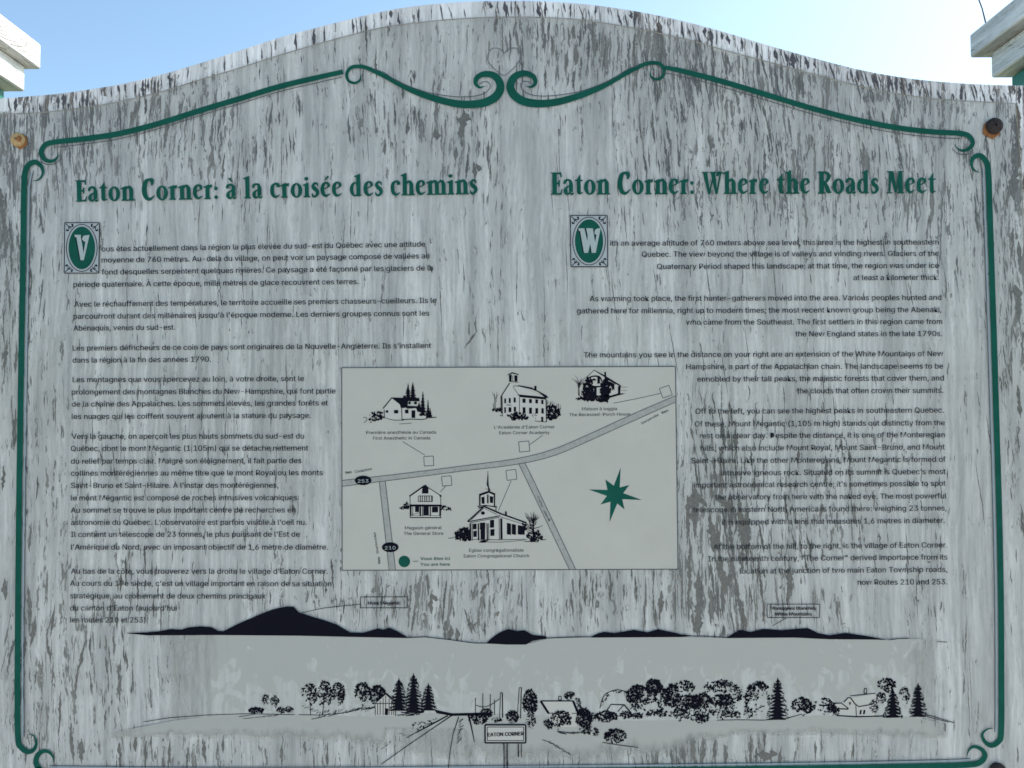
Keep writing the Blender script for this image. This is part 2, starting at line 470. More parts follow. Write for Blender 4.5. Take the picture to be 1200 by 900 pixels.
# back and edges
rim = [i*(NZ+1)+NZ for i in range(NX+1)] + [NX*(NZ+1)+j for j in range(NZ-1, -1, -1)] + [i*(NZ+1) for i in range(NX-1, -1, -1)] + [j for j in range(1, NZ)]
for r_ in rim:
    vs.append((vs[r_][0], TH, vs[r_][2])); wr.append(.8)
m = len(rim)
for k in range(m):
    fs.append((rim[k], rim[(k+1) % m], nb+(k+1) % m, nb+k)); fm.append(1)
for i in range(NX):                              # back skin as vertical strips
    pass
backc = len(vs)
for i in range(NX+1):
    x = XL + (XR-XL)*i/NX
    vs.append((x, TH, top_z(x))); vs.append((x, TH, ZB)); wr += [.8, .8]
for i in range(NX):
    a = backc+2*i; fs.append((a, a+2, a+3, a+1)); fm.append(0)
board = link_mesh('board', vs, fs, None, sign, mats=[MAT['board'], MAT['edge']], fmat=fm)
at_ = board.data.attributes.new('wear', 'FLOAT', 'POINT'); at_.data.foreach_set('value', wr)

# ---- bare wood where the paint has come off in big flakes (real slivers, a hair proud)
rnd = random.Random(11)
def flake_poly(px, py, L, W, lean=0.0, ragged=.45, seed=0):
    rr = random.Random(seed)
    n = max(5, int(L/2.6))
    left, right = [], []
    ph = rr.random()*6; dr = 0; pk = rr.uniform(.25, .75)
    for i in range(n+1):
        t = i/n
        y = py - L/2 + L*t
        dr += rr.uniform(-.22, .22)*min(W, 4)**.5
        cxx = px + lean*(t-.5)*L + math.sin(t*4+ph)*W*.12 + dr
        prof = (t/pk if t < pk else (1-t)/(1-pk))
        wd = W*.5*max(.04, prof)**.7
        left.append((cxx - wd*(1+ragged*(rr.random()-.5)*2.2), y+rr.uniform(-.6, .6)))
        right.append((cxx + wd*(1+ragged*(rr.random()-.5)*2.2), y+rr.uniform(-.6, .6)))
    return left, right
def flakes(items, name, mat, lift):
    mb = MB()
    for ii, (px, py, L, W, lean, sd_) in enumerate(items):
        l, r = flake_poly(px, py, L, W, lean, .5, sd_)
        up_ = lift + (ii % 40)*5e-6
        vs = []
        for a, b in zip(l, r):
            for q in (a, b):
                x, z = xz(*q); vs.append((x, -up_, min(z, top_z(x)-.0005)))
        fs = [(2*i, 2*i+1, 2*i+3, 2*i+2) for i in range(len(l)-1)]
        mb.add(vs, fs)
    o = mb.build(name, mat, sign); o['kind'] = 'stuff'
    return o
it = []
big = [(543,140,22,13,.1),(541,158,30,7,0),(534,180,16,6,0),(556,200,20,6,.1),(560,196,10,9,.4),(511,158,13,8,0),(478,145,26,5,-.1),(450,172,20,4,0),
 (1190,170,70,9,.06),(1189,215,40,11,-.05),(1192,140,40,5,0),(1192,345,22,10,.2),(1195,360,40,6,0),(1193,470,40,5,.1),(1186,285,40,4,0),(1194,300,36,5,0),
 (3,250,36,7,.05),(8,272,14,6,.3),(2,235,30,8,0),(14,290,22,4,0),(6,420,34,5,-.1),(4,560,30,5,0),(6,690,26,6,0),(28,770,50,5,-.1),(40,740,36,6,-.15),(33,715,60,5,0),(58,760,34,4,.15),(96,770,40,4,-.2),(90,800,40,3.5,-.1),(107,800,30,3,.1),(70,840,60,3.5,-.05),(85,870,46,4,.1),(95,880,30,7,0),
 (815,590,36,13,.05),(813,610,44,7,0),(822,585,20,8,.5),(851,590,18,16,.6),(856,600,34,7,.2),(866,600,26,5,0),(868,615,60,10,.06),(874,635,34,9,0),(876,625,54,8,0),(871,655,26,8,0),
 (836,632,30,14,.0),(834,622,22,10,.1),(843,655,40,5,.1),(848,680,34,9,.2),(842,670,30,5,.2),(847,700,34,5,.1),(860,670,50,5,.25),(866,700,50,6,.2),(870,722,36,6,-.05),(857,640,50,4,.1),
 (806,610,60,6,0),(808,660,70,5,.03),(808,700,60,4,0),(822,715,60,9,0),(820,690,40,7,.05),(800,690,70,2,0),(792,700,80,2,0),
 (889,670,26,3,0),(892,690,60,3,.1),(895,715,28,3,-.1),(926,680,36,7,0),(924,700,30,4,.1),(884,560,34,3,0),(862,550,40,3,.05),(863,520,36,2.6,.1),
 (502,685,26,4,.05),(505,708,24,6,.1),(508,700,10,9,.4),(500,680,14,3,0),(484,728,28,4,-.1),(479,712,12,3,.4),(518,720,26,2.6,.1),(522,740,26,5,.0),(528,742,20,9,0),(535,745,20,6,0),(548,728,30,4,.3),(553,735,16,5,.5),(558,731,14,3,-.8),(567,690,12,5,-.8),(567,708,14,4.5,0),(573,678,22,1.8,.1),(583,719,6,5,0),(532,717,14,3,.1),(775,705,26,6,0),(773,720,22,3,0),(824,770,22,7,-.15),(820,700,90,5,0),(756,700,50,1.6,0),(765,700,60,1.8,0),
 (552,398,22,4,-.7),(550,385,16,2.4,0),(505,315,10,3.6,.3),
 (790,872,30,5,.1),(800,880,30,6,0),(812,876,40,6,.05),(824,880,36,6,0),(838,880,30,4,0),(770,885,26,4,-.2),(850,886,26,5,0),(895,885,14,16,0),(903,884,12,12,0),(880,878,36,4,0),(915,886,26,4,0),(955,880,24,3,0),(1000,880,20,3,0),(160,870,22,4,0),(140,885,30,5,0),(200,880,34,3,.05),(240,880,30,5,.1),(262,870,26,3,0),(330,885,24,4,0),(358,876,16,4,0),(384,884,30,3,0),(22,290,30,2.6,.2)]
for i, b_ in enumerate(big): it.append((b_[0], b_[1], b_[2], b_[3], b_[4], 100+i))
flakes(it, 'bare_wood_patch', MAT['bare'], .0004)
it2 = []; it3 = []; it4 = []
def lean_at(px, py):
    return (.13*min(1, max(0, (px-560)/300))*(1 if py < 520 else .5) - .16*max(0, 1-px/170)*min(1, max(0, (py-450)/200))
            + .16*mnoise.noise(Vector((px*.006, py*.006, 0))))
for i in range(1250):
    for _ in range(60):
        px = rnd.uniform(-5, 1205); py = rnd.uniform(5, 900)
        if py < lerp_px(TOP, px)+5: continue
        cl = max(0, mnoise.noise(Vector((px*.016, py*.007, 5)))+.12)*2.6
        if rnd.random()*1.2 < (wear_at(px, py)+.07)*cl: break
    Wd = rnd.choice([.8, .9, 1, 1.2, 1.4, 1.8, 2.4, 3.2]) if wear_at(px, py) > .3 else rnd.choice([.6, .7, .8, .9, 1, 1.2])
    e_ = (px, py, rnd.uniform(4, 12) + Wd*rnd.uniform(2, 12), Wd, lean_at(px, py)+rnd.uniform(-.05, .05), 900+i)
    (it2 if i % 3 else it3).append(e_)
# long fine splits
for i in range(150):
    px = rnd.uniform(0, 1195); py = rnd.uniform(120, 890)
    e_ = (px, py, rnd.uniform(30, 80), rnd.uniform(.6, 1.3), lean_at(px, py), 7000+i)
    it3.append(e_)
# wide dark splits across the uncovered top strip
px = 2.0
while px < 1228:
    dens = 1.0 if px < 190 else   .3 if px < 400 else .5 if px < 560 else 1.15 if px < 1190 else .9
    px += rnd.uniform(3.5, 13)/dens
    y0 = lerp_px(TOP, px)+.5; y1 = lerp_px(SHT, min(px, 1189))
    f = rnd.choice([1.0, 1.0, .95, .8, .6, .45])
    ym = y0+(y1-y0)*f/2 if rnd.random() < .6 else y1-(y1-y0)*f/2
    it4.append((px, ym, (y1-y0)*f, rnd.choice([1, 1.4, 1.8, 2.4, 3, 4.5])*(1.6 if 780 < px < 1000 and rnd.random() < .3 else 1), rnd.uniform(.0, .35)*(1 if px > 500 else .25), 3000+len(it4)))
flakes(it2, 'paint_crack', MAT['bare_dark'], .0007)
flakes(it4, 'rim_split', MAT['rim_bare'], .0004)
flakes(it3, 'fine_paint_crack', MAT['bare'], .0001)

# ---- clear acrylic sheet over the board
YS0, YS1 = -.0012, -.0024
SX0 = XL+.002
sht_w = [xz(*p) for p in SHT]
sht_w = [p for p in sht_w if p[0] > SX0]
sht_r = [xz(*p) for p in SHT_R[1:]]
n = len(sht_w)
zb = ZB+.012
xr = sht_w[-1][0]
up = [(SX0, sht_w[0][1])] + sht_w
outl = up + sht_r + [(sht_r[-1][0], zb), (SX0, zb)]
from mathutils.geometry import tessellate_polygon
tris = tessellate_polygon([[Vector((a, c, 0)) for a, c in outl]])
no = len(outl)
vs = [(a, YS1, c) for a, c in outl] + [(a, YS0, c) for a, c in outl]
fs = [tuple(t) for t in tris] + [tuple(i+no for i in t[::-1]) for t in tris]; fm = [0]*len(fs)
for i in range(no):
    fs.append((i, (i+1) % no, no+(i+1) % no, no+i)); fm.append(1)
sheet = link_mesh('clear_sheet', vs, fs, None, sign, mats=[MAT['acrylic'], MAT['sealant']], fmat=fm)
# thin bead along the sheet's cut edge
mb = MB()
pp = [(x, YS1-.0002, z) for x, z in up + sht_r]
mb.tube(pp, .0007, 5)
mb.build('edge_bead', MAT['sealant'], sheet)

# ------------------------------------------------------------------ printing on the sheet
YI = -.0026                                       # ink plane just in front of the sheet
class Ink:
    """flat print collected in photo pixels and laid on the sheet's plane"""
    def __init__(s, lay=0): s.v = []; s.f = []; s.y = YI - lay*.00022; s.k = 0; s.fade = []
    def _y(s):
        s.k = (s.k + 1) % 14
        return s.y - s.k*.000012
    def poly(s, pts, hole=None):
        y = s._y(); b = len(s.v)
        # triangulate through mathutils so concave outlines work
        from mathutils.geometry import tessellate_polygon
        w_ = [xz(px, py, s.y) for px, py in pts]
        tri = tessellate_polygon([[Vector((a, c, 0)) for a, c in w_]])
        s.v += [(a, y, c) for a, c in w_]
        s.f += [tuple(b+i for i in t) for t in tri]
    def strip(s, a, c):
        y = s._y(); b = len(s.v)
        for p, q in zip(a, c):
            for r_ in (p, q):
                x, z = xz(r_[0], r_[1], s.y); s.v.append((x, y, z))
        s.f += [(b+2*i, b+2*i+1, b+2*i+3, b+2*i+2) for i in range(len(a)-1)]
    def stroke(s, pts, w, smooth=0, off=0.0):
        """pts px; w number or list of widths; smooth = catmull steps"""
        if not isinstance(w, (list, tuple)): w = [w]*len(pts)
        P = [(p[0], p[1], ww) for p, ww in zip(pts, w)]
        if smooth: P = catmull(P, smooth)
        a, c = [], []
        for i, p in enumerate(P):
            q0 = P[max(i-1, 0)]; q1 = P[min(i+1, len(P)-1)]
            dx, dy = q1[0]-q0[0], q1[1]-q0[1]; L = math.hypot(dx, dy) or 1
            nx, ny = -dy/L, dx/L
            cx, cy = p[0]+nx*off, p[1]+ny*off
            a.append((cx+nx*p[2]/2, cy+ny*p[2]/2)); c.append((cx-nx*p[2]/2, cy-ny*p[2]/2))
        s.strip(a, c)
    def ell(s, cx, cy, rx, ry, n=20, rot=0):
        s.poly([(cx+rx*math.cos(2*math.pi*k/n)*math.cos(rot)-ry*math.sin(2*math.pi*k/n)*math.sin(rot),
                 cy+rx*math.cos(2*math.pi*k/n)*math.sin(rot)+ry*math.sin(2*math.pi*k/n)*math.cos(rot)) for k in range(n)])
    def ring(s, cx, cy, rx, ry, w, n=36):
        a = [(cx+rx*math.cos(2*math.pi*k/n), cy+ry*math.sin(2*math.pi*k/n)) for k in range(n+1)]
        c = [(cx+(rx-w)*math.cos(2*math.pi*k/n), cy+(ry-w)*math.sin(2*math.pi*k/n)) for k in range(n+1)]
        s.strip(a, c)
    def rect(s, pts, w=.8):
        for i in range(4): s.stroke([pts[i], pts[(i+1) % 4]], w)
    def build(s, name, mat, parent=None, label=None):
        o = link_mesh(name, s.v, s.f, mat, parent)
        if label: o['label'] = label
        return o

# ---- green scroll border
def scroll(pts, widths, thin_off, thin_pts=None, name='border_scroll', pale=True, label=None):
    k = Ink(); k.stroke(pts, widths, 6); o = k.build(name, MAT['green_ink'], sheet)
    if label: o['label'] = label
    if thin_off is not None:
        tp = thin_pts or pts
        t = Ink(1); t.stroke(tp, .75, 6, thin_off); t.build('fine_line', MAT['thin_ink'], o)
        if pale:
            t = Ink(1); t.stroke(tp, 1.1, 6, thin_off*.84); t.build('pale_line', MAT['pale_ink'], o)
    return o
tl = [(402,84),(333,100),(283,115),(233,130),(187,144.5),(140,156.5),(100,162.5),(64,166.5),(53,170),(48.2,178.5),(53,187.2),(61,188.8),(67,184.5),(68,178.5)]
scroll(tl, [6.2]*7+[6,6,5.5,5,4,2.5,.6], 0, None, pale=False) if False else None
k = Ink(); k.stroke(tl, [5.5]+[6.6]*6+[6,6.2,5.8,5,3.8,2.2,.5], 6); sb = k.build('border_scroll', MAT['green_ink'], sheet)
t = Ink(1); t.stroke([(p[0]-1, p[1]+6.2) for p in tl[:8]], .9, 6); t.build('fine_line', MAT['thin_ink'], sb)
t = Ink(1); t.stroke([(46,182),(50,190.5),(60,193),(68,189.5),(72,183)], [.5,1,1,1,.5], 6); t.build('fine_line', MAT['thin_ink'], sb)
sd_l = [(39,212.3),(46,210),(50.2,202.5),(48,194.5),(41,190),(33.5,193.5),(29.2,203),(28,225),(27,300),(25.2,400),(23.6,500),(22.2,600),(21.2,700),(20.5,800),(21,864),(25,876),(32.5,881),(40,878),(42.5,869.5),(39.5,862.5),(34,860)]
k = Ink(); k.stroke(sd_l, [.5,2,3.2,4.6,6,6.5]+[7]*9+[6.6,5.8,4.4,3,1.8,.5], 5); sb = k.build('border_scroll', MAT['green_ink'], sheet)
t = Ink(1); t.stroke([(39.2,200)]+[(p[0]+7.6, p[1]) for p in sd_l[7:15]], .9, 4); t.build('fine_line', MAT['thin_ink'], sb)
t = Ink(1); t.stroke([(37.2,203)]+[(p[0]+5.7, p[1]) for p in sd_l[7:15]], 1.3, 4); t.build('pale_line', MAT['pale_ink'], sb)
bl = [(62.5,893.5),(62,887),(57.5,881.5),(51,880.3),(44.5,884.5),(42,893),(46,900.5),(58,904.5),(200,906),(400,906),(600,904),(820,902),(1000,899.5),(1100,897.5),(1137,896),(1149,893),(1154.5,885.5),(1150,878),(1141,875),(1135,879.5),(1133,887)]
k = Ink(); k.stroke(bl, [.5,2.2,3.6,4.6,5.8,6.4,7]+[7]*8+[6.8,6,4.6,3.4,2,.5], 5); sb = k.build('border_scroll', MAT['green_ink'], sheet)
t = Ink(1); t.stroke([(p[0], p[1]-7.2) for p in bl[7:15]], .9, 4); t.build('fine_line', MAT['thin_ink'], sb)
t = Ink(1); t.stroke([(p[0], p[1]-5.6) for p in bl[7:15]], 1.3, 4); t.build('pale_line', MAT['pale_ink'], sb)
rt = [(1148,202),(1142.5,200),(1138.5,193.5),(1140,186),(1147,182),(1154,187),(1158,199),(1160,250),(1161.7,300),(1165,400),(1168,500),(1171,600),(1173,700),(1173.6,800),(1173.2,858),(1170,869),(1162,873.6),(1154.5,869.5),(1151,861),(1156.5,854.8),(1163.6,853.6)]
k = Ink(); k.stroke(rt, [.5,2,3.2,4.6,6,6.5]+[7]*9+[6.6,5.8,4.4,3,1.8,.5], 5); sb = k.build('border_scroll', MAT['green_ink'], sheet)
t = Ink(1); t.stroke([(p[0]-7.6, p[1]) for p in rt[6:15]], .9, 4); t.build('fine_line', MAT['thin_ink'], sb)
t = Ink(1); t.stroke([(p[0]-5.6, p[1]) for p in rt[6:15]], 1.3, 4); t.build('pale_line', MAT['pale_ink'], sb)
tr_ = [(779,79),(800,83.3),(850,96.5),(900,111.5),(950,126.5),(1000,139.5),(1050,149.5),(1093,154.5),(1127,156.5),(1137,161),(1139.8,168.5),(1134,175.2),(1125,175.8),(1118.5,169.5)]
k = Ink(); k.stroke(tr_, [4.5,6]+[6.4]*5+[6.2,6,6,5.2,4,2.4,.5], 6); sb = k.build('border_scroll', MAT['green_ink'], sheet)
t = Ink(1); t.stroke([(p[0]-1.5, p[1]+6) for p in tr_[:9]], .9, 6); t.build('fine_line', MAT['thin_ink'], sb)
t = Ink(1); t.stroke([(1117,175),(1123,180),(1134,180.5),(1141,176)], [.5,1,1,.5], 6); t.build('fine_line', MAT['thin_ink'], sb)
cl = [(422.7,87),(421.7,94),(415.5,97.3),(408.5,94.5),(406.3,86.5),(411,79.5),(419,77.8),(430,79.6),(450,88.8),(483,106),(516.7,117.5),(543,122.3),(566.7,120.5),(581,113),(586.6,101.7),(581.5,90.5),(570,86.5),(560,90),(557.2,97.3),(562,102.3),(568,101)]
cw = [.6,2.4,3,3.4,3.8,4.2,4.4,4.8,5.4,6.6,7.8,8.8,9.6,9.8,9.4,8.4,7,6,4.6,2.8,.5]
mir = lambda p: (1184.6-p[0], p[1]-.0247*((1184.6-p[0])-592.3) if (1184.6-p[0]) > 640 else p[1]-.5)
for side in (0, 1):
    f_ = mir if side else (lambda p: p)
    k = Ink(); k.stroke([f_(p) for p in cl], cw, 7); sb = k.build('border_scroll', MAT['green_ink'], sheet)
    t = Ink(1); t.stroke([f_(p) for p in [(436,80.5),(450,85),(466.7,95.5),(500,108),(533,113.2),(556,112.6),(569,108.5),(574.5,101.5),(572.5,96.7),(567,95.7),(561.5,98.2)]], .9, 7); t.build('fine_line', MAT['thin_ink'], sb)
k = Ink()
k.stroke([(590.9,62.5),(586.5,57.6),(579,56.3),(573.5,60),(571.2,67.5),(573.5,74.5),(580,81),(586,86),(591,88.8)], .95, 5)
k.stroke([(590.9,62.5),(596,57.6),(603.8,56.3),(608.8,60.5),(609.8,67.5),(605.5,76),(597.5,83.8),(591,88.8)], .95, 5)
k.build('heart_outline', simple('heart_line', (.14, .14, .14), .5), sheet)

# ---- title lettering, drawn glyph by glyph (bold condensed old-style face)
def ringpts(cx, cy, rx, ry, ix, iy, n=22, tilt=0):
    a = []; c = []
    for k in range(n+1):
        t = 2*math.pi*k/n
        a.append((cx+rx*math.cos(t), cy+ry*math.sin(t)))
        c.append((cx+ix*math.cos(t)+tilt*math.sin(t), cy+iy*math.sin(t)))
    return a, c
def G_stem(x, h=.62, w=.185, flag=True, serif=True, lean=0):
    out = [('P', [(x-w/2, .02), (x+w/2, .02), (x+w/2+lean, h+.05), (x-w/2+lean, h)])]
    if flag: out.append(('P', [(x-w/2-.09, h-.03), (x-w/2-.08, h-.07), (x-w/2+.03, h-.10), (x+w/2, h-.05), (x+w/2, h+.07), (x+w/2-.04, h+.07)]))
    if serif: out.append(('P', [(x-w/2-.06, 0), (x+w/2+.06, 0), (x+w/2+.055, .055), (x+w/2-.01, .09), (x-w/2+.01, .09), (x-w/2-.055, .055)]))
    return out
EC = [('S', [(.10,.36),(.24,.41),(.38,.47)], [.05,.05,.06]), ('S', [(.385,.47),(.37,.60),(.26,.665),(.14,.57),(.10,.36),(.14,.15),(.27,.055),(.45,.16)], [.12,.13,.09,.15,.18,.16,.11,.03])]
GLY = {
 'E': (.52, G_stem(.17, .95, .21, False, False) + [('P', [(.0,0),(.49,0),(.53,.25),(.48,.25),(.43,.09),(.3,.07),(0,.05)]), ('P', [(.0,1),(0,.95),(.3,.92),(.41,.91),(.45,.78),(.5,.78),(.48,1)]), ('P', [(.2,.47),(.33,.46),(.36,.36),(.41,.36),(.41,.66),(.36,.66),(.33,.55),(.2,.54)])]),
 'a': (.49, [('S', [(.07,.48),(.09,.6),(.21,.665),(.32,.60),(.35,.46)], [.10,.13,.09,.13,.18]), ('S', [(.35,.48),(.35,.12)], [.185,.185]), ('S', [(.33,.07),(.40,.03),(.49,.09)], [.10,.10,.03]), ('S', [(.32,.40),(.18,.34),(.10,.2),(.14,.06),(.24,.045),(.34,.15)], [.07,.09,.17,.13,.09,.06])]),
 't': (.37, [('P', [(.09,.12),(.27,.12),(.25,.9),(.22,.9),(.09,.68)]), ('P', [(0,.60),(.35,.60),(.36,.67),(.02,.67)]), ('S', [(.17,.16),(.21,.06),(.36,.10)], [.17,.12,.03])]),
 'o': (.54, [('R', ringpts(.27,.335,.265,.345,.085,.27,22,.0))]),
 'n': (.60, G_stem(.16) + G_stem(.46, .5, .185, False) + [('S', [(.2,.50),(.29,.62),(.39,.635),(.46,.5)], [.05,.10,.13,.185])]),
 'm': (.90, G_stem(.16) + G_stem(.46, .5, .185, False) + G_stem(.76, .5, .185, False) + [('S', [(.2,.50),(.29,.62),(.39,.635),(.46,.5)], [.05,.10,.13,.185]), ('S', [(.5,.50),(.59,.62),(.69,.635),(.76,.5)], [.05,.10,.13,.185])]),
 'h': (.60, G_stem(.16, .98) + G_stem(.46, .5, .185, False) + [('S', [(.2,.50),(.29,.62),(.39,.635),(.46,.5)], [.05,.10,.13,.185])]),
 'r': (.40, G_stem(.16) + [('S', [(.2,.46),(.27,.60),(.37,.60)], [.05,.11,.17])]),
 'e': (.48, EC),
 'c': (.46, [('S', [(.39,.50),(.36,.62),(.25,.665),(.13,.56),(.10,.35),(.14,.14),(.27,.05),(.44,.15)], [.16,.15,.09,.15,.18,.16,.11,.03])]),
 's': (.38, [('S', [(.31,.50),(.28,.62),(.17,.65),(.09,.54),(.14,.42),(.26,.31),(.29,.17),(.19,.04),(.08,.06),(.04,.2)], [.03,.09,.10,.14,.18,.18,.15,.10,.10,.03])]),
 'd': (.58, G_stem(.40, .98, .185, True, False) + [('S', [(.38,.07),(.44,.04),(.55,.07)], [.13,.09,.03]), ('R', ringpts(.25,.335,.24,.34,.075,.265))]),
 'i': (.32, G_stem(.16) + [('E', (.15, .87, .10, .085))]),
 'l': (.32, G_stem(.16, .98)),
 ':': (.22, [('E', (.11, .09, .085, .09)), ('E', (.11, .50, .085, .09))]),
 'C': (.62, [('S', [(.50,.72),(.47,.92),(.34,.97),(.19,.86),(.12,.5),(.19,.17),(.37,.05),(.60,.24)], [.05,.20,.10,.19,.23,.20,.13,.03]), ('P', [(.42,.70),(.46,.98),(.58,.93),(.50,.68)])]),
 'R': (.62, G_stem(.17, .95, .21, False, True) + [('P', [(0,1),(0,.95),(.12,.9),(.28,.9),(.28,1)]), ('S', [(.2,.95),(.36,.95),(.47,.86),(.48,.72),(.38,.55),(.2,.50)], [.09,.10,.16,.17,.11,.07]), ('S', [(.30,.52),(.40,.3),(.48,.10),(.62,.06)], [.10,.19,.18,.03])]),
 'W': (.94, [('P', [(.05,.96),(.25,.96),(.38,.0),(.28,.0)]), ('P', [(.38,.0),(.30,.0),(.47,.75),(.53,.75)]), ('P', [(.40,.96),(.60,.96),(.71,.0),(.61,.0)]), ('P', [(.71,0),(.63,0),(.80,.9),(.88,.93)]), ('P', [(0,1),(0,.95),(.3,.95),(.31,1)]), ('P', [(.36,1),(.36,.95),(.64,.95),(.65,1)]), ('S', [(.70,.80),(.74,.96),(.86,.94),(.94,.99)], [.12,.13,.10,.04])]),
 'M': (.80, [('P', [(.09,.03),(.18,.03),(.23,.97),(.12,.97)]), ('P', [(.10,.97),(.33,.97),(.46,.06),(.38,.06)]), ('P', [(.46,.06),(.40,.06),(.54,.97),(.66,.97)]), ('P', [(.53,.97),(.72,.97),(.74,.03),(.54,.03)]), ('P', [(0,0),(.27,0),(.26,.055),(.01,.055)]), ('P', [(.47,0),(.81,0),(.80,.06),(.48,.06)]), ('P', [(.02,1),(.02,.95),(.33,.94),(.33,1)]), ('P', [(.53,1),(.53,.94),(.78,.95),(.78,1)])]),
 ' ': (.26, []),
}
GLY['à'] = (.49, GLY['a'][1] + [('P', [(.10,.95),(.22,.99),(.33,.80),(.28,.78)])])
GLY['é'] = (.48, GLY['e'][1] + [('P', [(.20,.80),(.25,.78),(.42,.93),(.33,1.0)])])
def draw_glyphs(text, p0, p1, H, ink, gap=.035):
    tot = sum(GLY[c][0] for c in text) + gap*(len(text)-1)
    dx, dy = p1[0]-p0[0], p1[1]-p0[1]; L = math.hypot(dx, dy); ux, uy = dx/L, dy/L
    sx = L/tot; x0 = 0
    def T(p): return (p0[0]+ux*p[0]+uy*p[1], p0[1]+uy*p[0]-ux*p[1])
    for c in text:
        wd, prims = GLY[c]
        def m(q): return T(((x0+q[0])*sx, q[1]*H))
        for kd, *ar in prims:
            if kd == 'P': ink.poly([m(q) for q in ar[0]])
            elif kd == 'S':
                P = [(a[0]*sx, a[1]*H, ww*(sx*.55+H*.45)) for a, ww in zip(ar[0], ar[1])]
                if len(P) > 2: P = catmull(P, 4)
                aa, cc = [], []
                for i, p in enumerate(P):
                    q0, q1 = P[max(i-1, 0)], P[min(i+1, len(P)-1)]
                    ddx, ddy = q1[0]-q0[0], q1[1]-q0[1]; l_ = math.hypot(ddx, ddy) or 1
                    nx, ny = -ddy/l_*p[2]/2, ddx/l_*p[2]/2
                    aa.append(T((x0*sx+p[0]+nx, p[1]+ny))); cc.append(T((x0*sx+p[0]-nx, p[1]-ny)))
                ink.strip(aa, cc)
            elif kd == 'R': ink.strip([m(q) for q in ar[0][0]], [m(q) for q in ar[0][1]])
            elif kd == 'E':
                cx, cy, rx, ry = ar[0]; ink.poly([m((cx+rx*math.cos(k*math.pi/6), cy+ry*math.sin(k*math.pi/6))) for k in range(12)])
        x0 += wd+gap
k = Ink(); draw_glyphs('Eaton Corner: à la croisée des chemins', (88.5,236.5), (560,227.5), 25.2, k)
k.build('title_text', MAT['green_ink'], sheet)
k = Ink(); draw_glyphs('Eaton Corner: Where the Roads Meet', (645.5,228.3), (1097,226.5), 26.2, k)
k.build('title_text', MAT['green_ink'], sheet)

# ---- running text set in a grotesque face
FONT = None
try:
    import os
    fp = os.path.join(bpy.utils.system_resource('DATAFILES'), 'fonts', 'Inter.woff2')
    if os.path.exists(fp): FONT = bpy.data.fonts.load(fp)
except Exception:
    FONT = None
_cu = bpy.data.curves.new('text_source', 'FONT'); _cu.resolution_u = 2; _cu.size = 1.0
if FONT: _cu.font = FONT
_to = bpy.data.objects.new('text_source', _cu); C.objects.link(_to)
def text_geo(s):
    _cu.body = s
    bpy.context.view_layer.update()
    dg = bpy.context.evaluated_depsgraph_get()
    me = _to.evaluated_get(dg).to_mesh()
    v = [(a.co.x, a.co.y) for a in me.vertices]; f = [tuple(p.vertices) for p in me.polygons]
    _to.evaluated_get(dg).to_mesh_clear()
    return v, f
def set_line(ink, s, p0, p1, em, sup=None, bold=0.0):
    """lay a line of text from baseline point p0 to p1 (photo pixels), em = letter size in pixels"""
    v, f = text_geo(s)
    x0 = min(a[0] for a in v); x1 = max(a[0] for a in v)
    dx, dy = p1[0]-p0[0], p1[1]-p0[1]; L = math.hypot(dx, dy); ux, uy = dx/L, dy/L
    k = L/(x1-x0)
    for r_ in range(2 if bold else 1):
        b = len(ink.v); y = ink._y()
        for (a, c) in v:
            qx = (a-x0)*k + r_*bold; qy = c*em
            X, Z = xz(p0[0]+ux*qx+uy*qy, p0[1]+uy*qx-ux*qy, ink.y)
            ink.v.append((X, y, Z))
        ink.f += [tuple(b+i for i in q) for q in f]
